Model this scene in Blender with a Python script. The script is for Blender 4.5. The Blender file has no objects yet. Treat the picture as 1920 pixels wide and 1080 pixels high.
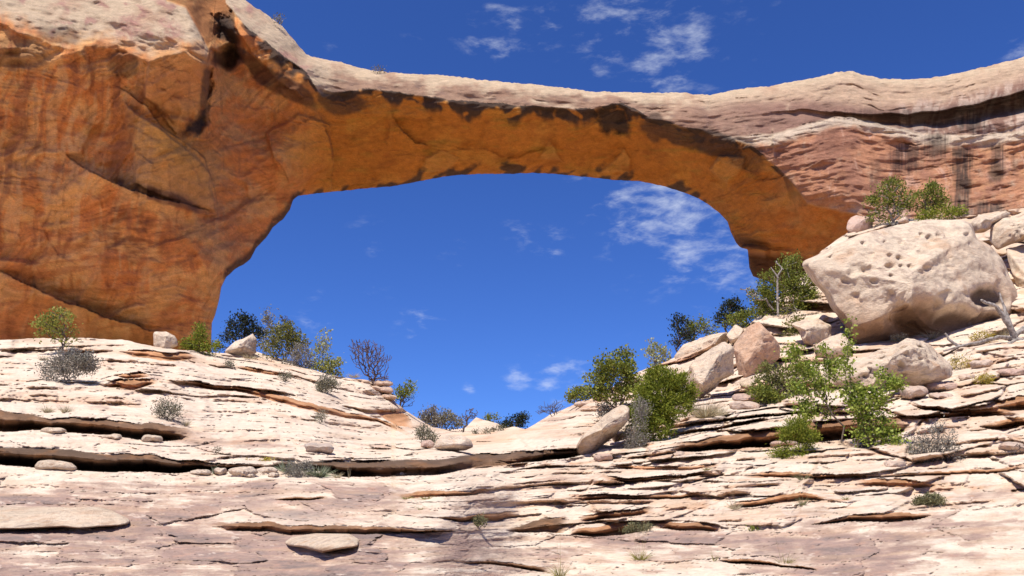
import bpy, math, random
import numpy as np
from mathutils import Vector

# ------------------------------------------------------------------ camera, world, sun, exposure
F_PX, PITCH, CAM_Z = 1500.0, math.radians(17.0), 1.6
CT, ST = math.cos(PITCH), math.sin(PITCH)
SUN_DIR = Vector((-0.20, -0.36, 0.0)).normalized() * math.cos(math.radians(64)) + Vector((0, 0, math.sin(math.radians(64))))
scene = bpy.context.scene
COL = scene.collection
cd = bpy.data.cameras.new("camera"); cam = bpy.data.objects.new("camera", cd); COL.objects.link(cam)
cd.sensor_width = 36.0; cd.lens = F_PX / 1920.0 * 36.0; cd.clip_start = 0.05; cd.clip_end = 6000
cam.location = (0, 0, CAM_Z); cam.rotation_euler = (math.pi / 2 + PITCH, 0, 0)
scene.camera = cam
scene.view_settings.view_transform = 'Standard'
scene.view_settings.look = 'None'
scene.view_settings.exposure = 0.48
scene.view_settings.gamma = 1.0

sd = bpy.data.lights.new("sun", 'SUN'); sun = bpy.data.objects.new("sun", sd); COL.objects.link(sun)
sd.energy = 4.6; sd.angle = math.radians(0.5); sd.color = (1.0, 0.945, 0.85)
sun.location = (0, 0, 120); sun.rotation_euler = SUN_DIR.to_track_quat('Z', 'Y').to_euler()


def ray(px, py):
    a = (px - 960.0) / F_PX; b = (540.0 - py) / F_PX
    return a, CT - b * ST, ST + b * CT


def at(px, py, Y):
    a, ry, rz = ray(px, py); s = Y / ry
    return np.stack([a * s, Y + 0 * a, CAM_Z + rz * s], -1)


def m_per_px(py, Y):
    return Y / (F_PX * (CT - (540.0 - py) / F_PX * ST))


def build_world():
    w = bpy.data.worlds.new("World"); scene.world = w; w.use_nodes = True
    nt = w.node_tree; N = nt.nodes; L = nt.links; N.clear()
    out = N.new('ShaderNodeOutputWorld'); bg = N.new('ShaderNodeBackground')
    sky = N.new('ShaderNodeTexSky'); sky.sky_type = 'NISHITA'; sky.sun_disc = False
    sky.sun_elevation = math.radians(64); sky.sun_rotation = math.atan2(SUN_DIR.x, SUN_DIR.y)
    sky.altitude = 1900; sky.air_density = 1.0; sky.dust_density = 0.25; sky.ozone_density = 2.5
    bg.inputs['Strength'].default_value = 0.104
    tint = N.new('ShaderNodeMix'); tint.data_type = 'RGBA'; tint.blend_type = 'MULTIPLY'; tint.inputs[0].default_value = 1
    tint.inputs[7].default_value = (0.325, 0.545, 1.06, 1)
    L.new(sky.outputs[0], tint.inputs[6])
    tc = N.new('ShaderNodeTexCoord')

    def vmath(op, a, b=None):
        n = N.new('ShaderNodeVectorMath'); n.operation = op
        if hasattr(a, 'is_linked'): L.new(a, n.inputs[0])
        else: n.inputs[0].default_value = a
        if b is not None:
            if hasattr(b, 'is_linked'): L.new(b, n.inputs[1])
            else: n.inputs[1].default_value = b
        return n

    def mth(op, a, b=None, clamp=False):
        n = N.new('ShaderNodeMath'); n.operation = op; n.use_clamp = clamp
        for i, v in enumerate((a, b)):
            if v is None: continue
            if hasattr(v, 'is_linked'): L.new(v, n.inputs[i])
            else: n.inputs[i].default_value = v
        return n.outputs[0]

    d = tc.outputs['Generated']
    # wispy cloud texture on a high plane: dir.xy / (dir.z + 0.12)
    sep = N.new('ShaderNodeSeparateXYZ'); L.new(d, sep.inputs[0])
    zz = mth('ADD', mth('MAXIMUM', sep.outputs[2], 0.0), 0.12)
    cmb = N.new('ShaderNodeCombineXYZ')
    L.new(mth('DIVIDE', sep.outputs[0], zz), cmb.inputs[0]); L.new(mth('DIVIDE', sep.outputs[1], zz), cmb.inputs[1])
    mp = N.new('ShaderNodeMapping'); mp.inputs['Rotation'].default_value = (0, math.radians(48), 0); mp.inputs['Scale'].default_value = (1.0, 1.0, 2.5)
    L.new(d, mp.inputs[0])
    n1 = N.new('ShaderNodeTexNoise'); n1.inputs['Scale'].default_value = 15; n1.inputs['Detail'].default_value = 9; n1.inputs['Roughness'].default_value = 0.62
    n1.inputs['Distortion'].default_value = 0.35
    L.new(mp.outputs[0], n1.inputs['Vector'])
    n2 = N.new('ShaderNodeTexNoise'); n2.inputs['Scale'].default_value = 38; n2.inputs['Detail'].default_value = 5; n2.inputs['Roughness'].default_value = 0.6
    L.new(mp.outputs[0], n2.inputs['Vector'])
    tex = mth('ADD', mth('MULTIPLY', n1.outputs[0], 0.62), mth('MULTIPLY', n2.outputs[0], 0.38))
    total = None
    # (px, py, radius in degrees, strength): patches of high cloud, as directions on the sky
    patches = [(1255, 85, 2.9, .8), (1200, 60, 6, .42), (1330, 420, 6, .5), (1140, 25, 3.2, .62), (935, 75, 2.6, .6), (1340, 110, 2.6, .5), (1020, 45, 2.2, .5), (1420, 30, 2.0, .25), (1130, 110, 2.0, .5),
               (1330, 440, 4.2, .85), (1230, 385, 4.0, .85), (1140, 360, 2.6, .6), (1385, 470, 2.6, .9), (1030, 450, 1.6, .5), (970, 440, 1.5, .42),
               (975, 716, 1.0, .72), (1045, 714, 1.9, .66), (1085, 690, .9, .7), (790, 605, 1.5, .62), (590, 590, 1.3, .55), (700, 540, 1.5, .3), (680, 460, 1.6, .32), (860, 470, 1.4, .3),
               (610, 70, 1.1, .35), (765, 70, .9, .3), (1910, 100, 1.2, .45), (880, 725, .5, .6), (1400, 400, 3, .6)]
    for px, py, rad, st in patches:
        v = np.array(ray(px, py)); v /= np.linalg.norm(v)
        dd = vmath('DISTANCE', vmath('NORMALIZE', d).outputs[0], tuple(v)).outputs['Value']
        mr = N.new('ShaderNodeMapRange'); mr.interpolation_type = 'SMOOTHERSTEP'
        r = math.radians(rad * 1.2)
        mr.inputs['From Min'].default_value = r * 1.7; mr.inputs['From Max'].default_value = r * 0.05
        mr.inputs['To Min'].default_value = 0; mr.inputs['To Max'].default_value = st
        L.new(dd, mr.inputs['Value'])
        total = mr.outputs[0] if total is None else mth('MAXIMUM', total, mr.outputs[0])
    dens = mth('ADD', tex, mth('MULTIPLY', total, 0.24))
    cr = N.new('ShaderNodeMapRange'); cr.interpolation_type = 'SMOOTHSTEP'
    cr.inputs['From Min'].default_value = 0.605; cr.inputs['From Max'].default_value = 0.93
    cr.inputs['To Min'].default_value = 0.0; cr.inputs['To Max'].default_value = 0.62
    L.new(dens, cr.inputs['Value'])
    fac = mth('MULTIPLY', cr.outputs[0], mth('MULTIPLY', total, 1.8, True), True)
    mx = N.new('ShaderNodeMix'); mx.data_type = 'RGBA'; mx.inputs[7].default_value = (6.1, 6.5, 7.3, 1)
    L.new(fac, mx.inputs[0]); L.new(tint.outputs[2], mx.inputs[6])
    L.new(mx.outputs[2], bg.inputs['Color']); L.new(bg.outputs[0], out.inputs[0])


build_world()

# ------------------------------------------------------------------ numeric helpers
_pr = np.random.RandomState(7)
PERM = _pr.permutation(256); PERM = np.concatenate([PERM, PERM, PERM]).astype(np.int32)
G2 = np.stack([np.cos(np.arange(256) * 2.39996), np.sin(np.arange(256) * 2.39996)], -1)
_g = _pr.normal(size=(256, 3)); G3 = _g / np.linalg.norm(_g, axis=1)[:, None]


def _fade(t): return t * t * t * (t * (t * 6 - 15) + 10)


def noise2(x, y, seed=0):
    x = np.asarray(x, float) + seed * 37.17; y = np.asarray(y, float) - seed * 11.31
    xi = np.floor(x).astype(np.int64); yi = np.floor(y).astype(np.int64)
    xf = x - xi; yf = y - yi; X = xi & 255; Yy = yi & 255
    u = _fade(xf); v = _fade(yf)

    def g(a, b, dx, dy):
        h = PERM[PERM[a & 255] + (b & 255)] & 255; gg = G2[h]
        return gg[..., 0] * dx + gg[..., 1] * dy
    n00 = g(X, Yy, xf, yf); n10 = g(X + 1, Yy, xf - 1, yf); n01 = g(X, Yy + 1, xf, yf - 1); n11 = g(X + 1, Yy + 1, xf - 1, yf - 1)
    a = n00 + u * (n10 - n00); b = n01 + u * (n11 - n01)
    return (a + v * (b - a)) * 1.45


def fbm2(x, y, oct=4, seed=0, gain=.5):
    s = 0; a = 1; f = 1; t = 0
    for o in range(oct):
        s = s + a * noise2(x * f, y * f, seed + o * 3); t += a; a *= gain; f *= 2.03
    return s / t


def noise3(p, seed=0):
    p = p + np.array([seed * 13.7, -seed * 7.3, seed * 3.1])
    i = np.floor(p).astype(np.int64); f = p - i; u = _fade(f); i = i & 255
    r = 0
    for dx in (0, 1):
        for dy in (0, 1):
            for dz in (0, 1):
                h = PERM[PERM[PERM[(i[..., 0] + dx) & 255] + ((i[..., 1] + dy) & 255)] + ((i[..., 2] + dz) & 255)] & 255
                g = G3[h]
                d = g[..., 0] * (f[..., 0] - dx) + g[..., 1] * (f[..., 1] - dy) + g[..., 2] * (f[..., 2] - dz)
                w = (u[..., 0] if dx else 1 - u[..., 0]) * (u[..., 1] if dy else 1 - u[..., 1]) * (u[..., 2] if dz else 1 - u[..., 2])
                r = r + w * d
    return r * 1.5


def fbm3(p, oct=4, seed=0, gain=.5):
    s = 0; a = 1; f = 1; t = 0
    for o in range(oct):
        s = s + a * noise3(p * f, seed + o); t += a; a *= gain; f *= 2.03
    return s / t


def sstep(a, b, x):
    t = np.clip((x - a) / (b - a), 0, 1); return t * t * (3 - 2 * t)


def hash1(i, seed=0):
    v = np.sin(np.asarray(i, float) * 127.1 + seed * 311.7) * 43758.5453
    return v - np.floor(v)


def tps(ctrl, smooth=0.0):
    c = np.array(ctrl, float); P = c[:, :2] / 1000.0; v = c[:, 2]; n = len(c)

    def U(r2): return np.where(r2 > 1e-12, r2 * np.log(np.maximum(r2, 1e-12)), 0)
    K = U(((P[:, None] - P[None]) ** 2).sum(-1)) + smooth * np.eye(n)
    A = np.zeros((n + 3, n + 3)); A[:n, :n] = K; A[:n, n] = 1; A[:n, n + 1:] = P; A[n, :n] = 1; A[n + 1:, :n] = P.T
    w = np.linalg.solve(A, np.concatenate([v, [0, 0, 0]]))

    def f(px, py):
        px = np.asarray(px, float) / 1000; py = np.asarray(py, float) / 1000
        r = w[n] + w[n + 1] * px + w[n + 2] * py
        for k in range(n):
            r = r + w[k] * U((px - P[k, 0]) ** 2 + (py - P[k, 1]) ** 2)
        return r
    return f


def curve(pts):
    p = np.array(pts, float)
    return lambda x: np.interp(x, p[:, 0], p[:, 1])


def polydist(px, py, pts):
    """signed distance (positive on the left-hand side going along pts, image y down) and arclength fraction"""
    best = np.full(px.shape, 1e9); sg = np.zeros(px.shape); fr = np.zeros(px.shape)
    p = np.array(pts, float); seg = np.linalg.norm(p[1:] - p[:-1], axis=1); tot = seg.sum(); acc = 0
    for k in range(len(p) - 1):
        d = p[k + 1] - p[k]; L2 = (d ** 2).sum()
        t = np.clip(((px - p[k, 0]) * d[0] + (py - p[k, 1]) * d[1]) / L2, 0, 1)
        dx = px - p[k, 0] - t * d[0]; dy = py - p[k, 1] - t * d[1]
        r = np.hypot(dx, dy); m = r < best
        best = np.where(m, r, best); sg = np.where(m, np.sign(d[1] * dx - d[0] * dy), sg)
        fr = np.where(m, (acc + t * seg[k]) / tot, fr); acc += seg[k]
    return best * np.where(sg == 0, 1, sg), fr


def blob(px, py, cx, cy, rx, ry, ang=0.0, p=2.0):
    c, s = math.cos(ang), math.sin(ang); dx = px - cx; dy = py - cy
    u = (dx * c + dy * s) / rx; v = (-dx * s + dy * c) / ry
    return np.exp(-(u * u + v * v) ** (p / 2))


def worley_plates(x, y, scale, seed):
    rs = np.random.RandomState(seed); gx = x / scale; gy = y / scale
    ix = np.floor(gx).astype(int); iy = np.floor(gy).astype(int)
    d1 = np.full(x.shape, 9e9); d2 = np.full(x.shape, 9e9); val = np.zeros(x.shape)
    for ox in (-1, 0, 1):
        for oy in (-1, 0, 1):
            cx = ix + ox; cy = iy + oy; h = cx * 57.31 + cy * 131.7
            sx = cx + .1 + .8 * hash1(h, seed); sy = cy + .1 + .8 * hash1(h, seed + 1)
            dx = gx - sx; dy = gy - sy; d = dx * dx + dy * dy
            v = (hash1(h, seed + 2) - .5) + dx * (hash1(h, seed + 3) - .5) * 1.6 + dy * (hash1(h, seed + 4) - .5) * 1.6
            m = d < d1
            d2 = np.where(m, d1, np.minimum(d2, d)); val = np.where(m, v, val); d1 = np.where(m, d, d1)
    return val, np.sqrt(d2) - np.sqrt(d1)


def mixc(c, col, m):
    return c + (np.array(col) - c) * np.clip(m, 0, 1)[..., None]


# ------------------------------------------------------------------ object helpers
def mesh_from(name, verts, quads=None, tris=None, smooth=True, color=None):
    me = bpy.data.meshes.new(name)
    verts = np.ascontiguousarray(verts, dtype=np.float32).reshape(-1, 3)
    parts = []; starts = []; n = 0
    if quads is not None and len(quads):
        q = np.asarray(quads, np.int32); parts.append(q.ravel()); starts.append(np.arange(len(q)) * 4 + n); n += q.size
    if tris is not None and len(tris):
        t = np.asarray(tris, np.int32); parts.append(t.ravel()); starts.append(np.arange(len(t)) * 3 + n); n += t.size
    loops = np.concatenate(parts).astype(np.int32); st = np.concatenate(starts).astype(np.int32)
    me.vertices.add(len(verts)); me.vertices.foreach_set('co', verts.ravel())
    me.loops.add(len(loops)); me.loops.foreach_set('vertex_index', loops)
    me.polygons.add(len(st)); me.polygons.foreach_set('loop_start', st)
    me.polygons.foreach_set('use_smooth', np.full(len(st), smooth, dtype=bool))
    if color is not None:
        c = np.ones((len(verts), 4), np.float32); c[:, :3] = color.reshape(-1, 3)
        a = me.attributes.new('Col', 'FLOAT_COLOR', 'POINT'); a.data.foreach_set('color', c.ravel())
    me.update(calc_edges=True)
    return me


def link(name, me, mat=None, loc=(0, 0, 0), parent=None):
    o = bpy.data.objects.new(name, me); COL.objects.link(o); o.location = loc
    if mat is not None: me.materials.append(mat)
    if parent is not None: o.parent = parent
    return o


def tag(o, label=None, cat=None, group=None, kind=None):
    if label: o['label'] = label
    if cat: o['category'] = cat
    if group: o['group'] = group
    if kind: o['kind'] = kind
    return o


def grid_quads(nr, nc):
    i = np.arange(nr * nc).reshape(nr, nc)
    return np.stack([i[:-1, :-1], i[1:, :-1], i[1:, 1:], i[:-1, 1:]], -1).reshape(-1, 4)


# ------------------------------------------------------------------ materials
def rock_mat(name, scale=1.0, bump=0.5, stretch=(1, 1, 3.0), fine=0.22, base=None, dist=0.05):
    m = bpy.data.materials.new(name); m.use_nodes = True
    nt = m.node_tree; N = nt.nodes; L = nt.links
    b = N['Principled BSDF']; b.inputs['Roughness'].default_value = 0.92; b.inputs['Specular IOR Level'].default_value = 0.15
    tc = N.new('ShaderNodeTexCoord'); mp = N.new('ShaderNodeMapping'); mp.inputs['Scale'].default_value = tuple(scale * s for s in stretch)
    L.new(tc.outputs['Object'], mp.inputs[0])
    at_ = N.new('ShaderNodeAttribute'); at_.attribute_name = 'Col'
    n1 = N.new('ShaderNodeTexNoise'); n1.inputs['Scale'].default_value = 2.2; n1.inputs['Detail'].default_value = 10; n1.inputs['Roughness'].default_value = .68
    L.new(mp.outputs[0], n1.inputs['Vector'])
    n2 = N.new('ShaderNodeTexNoise'); n2.inputs['Scale'].default_value = 14; n2.inputs['Detail'].default_value = 6; n2.inputs['Roughness'].default_value = .7
    L.new(mp.outputs[0], n2.inputs['Vector'])
    r1 = N.new('ShaderNodeMapRange'); r1.inputs['From Min'].default_value = .3; r1.inputs['From Max'].default_value = .7
    r1.inputs['To Min'].default_value = 1 - fine; r1.inputs['To Max'].default_value = 1 + fine * .6
    L.new(n1.outputs[0], r1.inputs[0])
    r2 = N.new('ShaderNodeMapRange'); r2.inputs['From Min'].default_value = .32; r2.inputs['From Max'].default_value = .68
    r2.inputs['To Min'].default_value = 1 - fine * .8; r2.inputs['To Max'].default_value = 1 + fine * .5
    L.new(n2.outputs[0], r2.inputs[0])
    mu = N.new('ShaderNodeMath'); mu.operation = 'MULTIPLY'; L.new(r1.outputs[0], mu.inputs[0]); L.new(r2.outputs[0], mu.inputs[1])
    mx = N.new('ShaderNodeMix'); mx.data_type = 'RGBA'; mx.blend_type = 'MULTIPLY'; mx.inputs[0].default_value = 1
    L.new(at_.outputs['Color'], mx.inputs[6]); L.new(mu.outputs[0], mx.inputs[7])
    L.new(mx.outputs[2], b.inputs['Base Color'])
    ad = N.new('ShaderNodeMath'); ad.operation = 'MULTIPLY_ADD'; ad.inputs[1].default_value = .45
    L.new(n2.outputs[0], ad.inputs[0]); L.new(n1.outputs[0], ad.inputs[2])
    bp = N.new('ShaderNodeBump'); bp.inputs['Strength'].default_value = bump; bp.inputs['Distance'].default_value = dist
    L.new(ad.outputs[0], bp.inputs['Height']); L.new(bp.outputs[0], b.inputs['Normal'])
    return m


def leaf_mat(name, cols, trans=0.25):
    m = bpy.data.materials.new(name); m.use_nodes = True
    nt = m.node_tree; N = nt.nodes; L = nt.links; N.clear()
    out = N.new('ShaderNodeOutputMaterial')
    g = N.new('ShaderNodeNewGeometry'); cr = N.new('ShaderNodeValToRGB')
    e = cr.color_ramp.elements
    for i, c in enumerate(cols):
        p = i / (len(cols) - 1)
        if i == 0: el = e[0]
        elif i == len(cols) - 1: el = e[-1]
        else: el = e.new(p)
        el.position = p; el.color = (*c, 1)
    L.new(g.outputs['Random Per Island'], cr.inputs[0])
    d = N.new('ShaderNodeBsdfPrincipled'); d.inputs['Roughness'].default_value = .62; d.inputs['Specular IOR Level'].default_value = .25
    t = N.new('ShaderNodeBsdfTranslucent'); mx = N.new('ShaderNodeMixShader'); mx.inputs[0].default_value = trans
    L.new(cr.outputs[0], d.inputs['Base Color']); L.new(cr.outputs[0], t.inputs[0])
    L.new(d.outputs[0], mx.inputs[1]); L.new(t.outputs[0], mx.inputs[2]); L.new(mx.outputs[0], out.inputs[0])
    return m


def bark_mat(name, c0, c1):
    m = bpy.data.materials.new(name); m.use_nodes = True
    nt = m.node_tree; N = nt.nodes; L = nt.links; b = N['Principled BSDF']; b.inputs['Roughness'].default_value = .9
    tc = N.new('ShaderNodeTexCoord'); n = N.new('ShaderNodeTexNoise'); n.inputs['Scale'].default_value = 9; n.inputs['Detail'].default_value = 6
    L.new(tc.outputs['Object'], n.inputs['Vector'])
    cr = N.new('ShaderNodeValToRGB'); cr.color_ramp.elements[0].position = .35; cr.color_ramp.elements[1].position = .65
    cr.color_ramp.elements[0].color = (*c0, 1); cr.color_ramp.elements[1].color = (*c1, 1)
    L.new(n.outputs[0], cr.inputs[0]); L.new(cr.outputs[0], b.inputs['Base Color'])
    bp = N.new('ShaderNodeBump'); bp.inputs['Strength'].default_value = .6; bp.inputs['Distance'].default_value = .02
    L.new(n.outputs[0], bp.inputs['Height']); L.new(bp.outputs[0], b.inputs['Normal'])
    return m


M_TERR = rock_mat('slickrock', 1.0, .75, (1, 1, 4.0), .20, dist=.05)
M_ARCH = rock_mat('arch_sandstone', .45, 1.0, (1, 1, 1.8), .26, dist=.35)
M_ROCK = rock_mat('boulder_sandstone', .8, .9, (1, 1, 1.8), .22, dist=.14)

CREAM = (.675, .55, .425); PINK = (.56, .395, .285); ORANGE = (.50, .235, .10); RUST = (.42, .17, .085)
MAUVE = (.32, .215, .175); GREY = (.215, .165, .145); VARN_SHADE = (.055, .04, .033); BROWN = (.24, .115, .05)

# ------------------------------------------------------------------ the terrain: bare slickrock bowl with bedding ledges
SKY = curve([(-320, 650), (0, 637), (60, 634), (150, 634), (230, 637), (290, 650), (340, 655), (400, 662), (440, 664), (480, 660), (520, 670), (570, 688), (610, 700), (640, 706), (680, 712), (715, 718), (733, 732), (742, 755), (760, 770), (790, 788), (812, 802), (850, 806), (872, 803), (881, 794), (893, 783), (905, 788), (930, 793), (945, 798), (985, 804), (1000, 796), (1030, 778), (1060, 766), (1090, 752), (1115, 744), (1150, 725), (1200, 695), (1240, 682), (1270, 668), (1300, 655), (1370, 628), (1410, 604), (1440, 575), (1500, 520), (1540, 470), (1600, 428), (1700, 410), (1800, 406), (1920, 390), (2240, 380)])
PB = 1300.0
YC = [(-320, 1300, 4.6), (300, 1300, 4.6), (960, 1300, 4.6), (1600, 1300, 4.6), (2240, 1300, 4.6),
      (-320, 1080, 8), (300, 1080, 8), (960, 1080, 8), (1500, 1080, 7.8), (1920, 1080, 7.2), (2240, 1080, 6.8),
      (-320, 960, 11.2), (0, 960, 11.4), (500, 960, 11.5), (960, 960, 11.6), (1500, 960, 11), (1920, 960, 10), (2240, 960, 9.4),
      (0, 885, 14.6), (300, 890, 14.8), (650, 895, 15), (930, 875, 16), (1060, 862, 16.6), (1300, 850, 16.5), (1650, 860, 15), (1920, 880, 13), (-320, 880, 14),
      (0, 830, 16.5), (300, 845, 17), (600, 845, 19), (850, 845, 22), (1050, 832, 20.5),
      (0, 770, 20), (300, 770, 21.5), (600, 790, 25.5), (780, 822, 29), (1000, 815, 31), (1300, 790, 20.5), (1600, 770, 20), (1920, 770, 18.5), (-320, 770, 18),
      (0, 700, 28.5), (300, 700, 30), (500, 730, 33), (650, 765, 35), (740, 795, 37), (1090, 790, 31), (1200, 770, 27.5), (-320, 700, 27),
      (-320, 650, 38), (0, 640, 39), (200, 640, 41), (400, 665, 43), (570, 690, 44), (690, 714, 45), (745, 757, 47), (800, 797, 50), (850, 810, 54), (893, 785, 78), (940, 800, 68), (1000, 797, 52),
      (860, 825, 40), (1090, 754, 45), (1200, 697, 44), (1300, 657, 44), (1400, 612, 45), (1350, 720, 31), (1500, 690, 30), (1700, 700, 28.5), (1920, 690, 25.5), (2240, 680, 23),
      (1500, 560, 46), (1540, 480, 53), (1600, 640, 36.5), (1700, 645, 35.5), (1900, 640, 31), (1700, 520, 44), (1920, 520, 39), (1600, 432, 58), (1760, 412, 57), (1920, 395, 54), (2240, 385, 48)]
fY = tps([(a, b, math.log(c)) for a, b, c in YC], 1e-4)
BC = []
for B, pts in [(1300, [(-320, 1300), (960, 1300), (2240, 1300)]), (1065, [(-320, 1062), (400, 1065), (960, 1062), (1500, 1068), (1920, 1045), (2240, 1030)]),
               (985, [(-320, 985), (0, 985), (500, 988), (900, 985), (1200, 980), (1500, 962), (1760, 942), (1920, 928), (2240, 900)]),
               (880, [(-320, 868), (0, 871), (350, 884), (674, 890), (929, 878), (1100, 866), (1300, 850), (1650, 830), (1920, 800), (2240, 770)]),
               (800, [(-320, 765), (0, 772), (365, 800), (600, 808), (850, 812), (1100, 790), (1300, 768), (1500, 750), (1700, 730), (1920, 690)]),
               (735, [(0, 702), (320, 715), (511, 736), (646, 764), (1180, 730), (1350, 700), (1600, 680), (1920, 630)]),
               (680, [(-320, 650), (0, 645), (250, 650), (400, 672), (600, 708), (700, 730), (1250, 675), (1400, 612), (1700, 600)]),
               (600, [(1500, 540), (1700, 500), (1920, 480)])]:
    BC += [(a, b, B) for a, b in pts]
fB = tps(BC, 3e-3)

LEDGES = [  # nodes (px, lip, floor), overhang m, undercut m, back px, dark (lip varnish and painted underside shade)
    ([(-320, 832, 868), (0, 838, 871), (80, 839, 877), (150, 845, 882), (300, 855, 886), (380, 865, 884), (440, 869, 882), (520, 868, 880), (600, 866, 884), (640, 864, 893), (713, 863, 895), (823, 859, 889), (911, 851, 874), (1000, 845, 866), (1060, 840, 859), (1105, 838, 850)], .55, 1.5, 26, 1.0),
    ([(-320, 760, 800), (0, 769, 810), (60, 776, 806), (95, 784, 806), (130, 784, 812), (200, 787, 816), (300, 795, 828), (350, 804, 824), (368, 812, 818)], .7, 1.1, 22, .75),
    ([(325, 713, 716), (380, 717, 728), (440, 724, 733), (511, 735, 750), (557, 750, 764), (646, 771, 783), (709, 784, 791), (738, 796, 804), (777, 814, 822)], .5, .6, 16, .1),
    ([(190, 722, 724), (215, 712, 727), (250, 708, 731), (285, 712, 722), (300, 716, 719)], .5, .7, 14, .0),
    ([(210, 702, 704), (235, 700, 710), (262, 697, 709), (285, 702, 705)], .3, .5, 10, .0),
    ([(228, 656, 660), (250, 655, 668), (300, 656, 674), (340, 660, 676), (375, 668, 671)], .8, .5, 10, .0),
    ([(434, 684, 687), (470, 688, 697), (520, 697, 703), (560, 706, 709)], .3, .4, 8, 0),
    ([(690, 716, 720), (705, 722, 732), (725, 726, 738), (738, 738, 744)], .5, .5, 8, 0),
    ([(700, 764, 768), (720, 768, 784), (745, 770, 798), (765, 778, 800), (778, 800, 806)], .5, .3, 8, 0),
    ([(1252, 832, 844), (1290, 826, 846), (1350, 817, 843), (1440, 803, 838), (1530, 792, 830), (1610, 785, 822), (1680, 780, 815), (1720, 780, 800)], 1.0, 1.3, 24, .35),
    ([(1255, 812, 818), (1320, 804, 809), (1400, 790, 796), (1450, 782, 787)], .35, .4, 10, 0),
    ([(1270, 798, 802), (1340, 787, 792), (1450, 776, 780), (1560, 764, 770)], .35, .4, 10, 0),
    ([(1690, 745, 752), (1733, 760, 768), (1790, 766, 774), (1850, 757, 776), (1920, 742, 770), (2240, 700, 720)], .7, .8, 18, .1),
    ([(1680, 780, 786), (1760, 775, 783), (1850, 765, 780), (1920, 770, 780)], .3, .6, 10, .1),
    ([(1830, 795, 800), (1870, 788, 805), (1920, 783, 798), (2240, 760, 780)], .5, .7, 14, .1),
    ([(390, 981, 988), (430, 980, 995), (500, 978, 997), (545, 984, 1002), (620, 985, 1002), (700, 986, 1001), (800, 993, 998), (872, 993, 995)], .40, .15, 30, .55),
    ([(945, 992, 996), (1000, 976, 998), (1055, 966, 998), (1068, 970, 990)], .25, .15, 10, .8),
    ([(1060, 996, 1003), (1110, 990, 1007), (1170, 978, 1003), (1225, 974, 990)], .3, .2, 18, .2),
    ([(1225, 980, 990), (1270, 978, 994), (1340, 980, 996), (1360, 990, 997)], .2, .15, 14, .3),
    ([(1060, 938, 946), (1100, 926, 938), (1150, 928, 937), (1260, 928, 936), (1330, 922, 930)], .2, .15, 16, .35),
    ([(1080, 968, 980), (1150, 958, 972), (1230, 950, 962)], .2, .15, 12, .3),
    ([(1360, 948, 955), (1400, 938, 951), (1450, 928, 944), (1510, 924, 938), (1560, 930, 936)], .25, .15, 14, 0),
    ([(1515, 982, 984), (1600, 966, 978), (1680, 958, 978), (1760, 962, 967)], .25, .2, 16, .25),
    ([(1380, 883, 893), (1480, 885, 896), (1600, 890, 897), (1700, 886, 893), (1850, 880, 888), (1930, 870, 880)], .2, .15, 16, .1),
    ([(1600, 900, 912), (1680, 895, 912), (1760, 905, 915)], .2, .15, 12, .1),
    ([(510, 935, 937), (550, 932, 939), (600, 930, 936), (620, 931, 933)], .15, .25, 10, .3),
    ([(740, 925, 930), (780, 922, 934), (860, 920, 930), (930, 916, 924)], .15, .15, 14, .1),
    ([(815, 965, 968), (860, 968, 978), (930, 962, 978), (980, 955, 966)], .2, .2, 14, .3),
    ([(860, 1052, 1056), (930, 1050, 1058), (1000, 1060, 1070), (1040, 1070, 1078)], .12, .12, 14, .6),
    ([(1340, 1048, 1052), (1380, 1046, 1056), (1420, 1050, 1058), (1480, 1058, 1063), (1540, 1068, 1072)], .12, .2, 12, .2),
    ([(1130, 868, 874), (1200, 872, 880), (1290, 874, 882), (1360, 868, 873)], .15, .12, 12, 0),
    ([(1120, 890, 896), (1180, 895, 905), (1260, 890, 897), (1340, 885, 890)], .15, .12, 12, 0),
]


def saw_layer(px, q, Lpx, along, seed, thr=0.0):
    c = q / Lpx
    c = c + .35 * noise2(c * .9, px * 0 + seed * 3.3, seed)       # uneven bed thickness
    idx = np.floor(c); fr = 1 - (c - idx)                       # 0 at the bottom of a bed, 1 at its top
    pres = noise2(px / along, idx * 7.77 + seed, seed + 5) + .5 * noise2(px / (along * .3), idx * 3.1, seed + 9)
    pres = sstep(thr - .12, thr + .28, pres)
    lip = sstep(.0, .30, fr)
    prof = lip * (1 - fr) ** 1.1 - .22 * np.exp(-(fr / .07) ** 2)
    riser = np.exp(-(np.maximum(fr - .12, 0) / .12) ** 2)
    return prof * pres, riser * pres, idx


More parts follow.
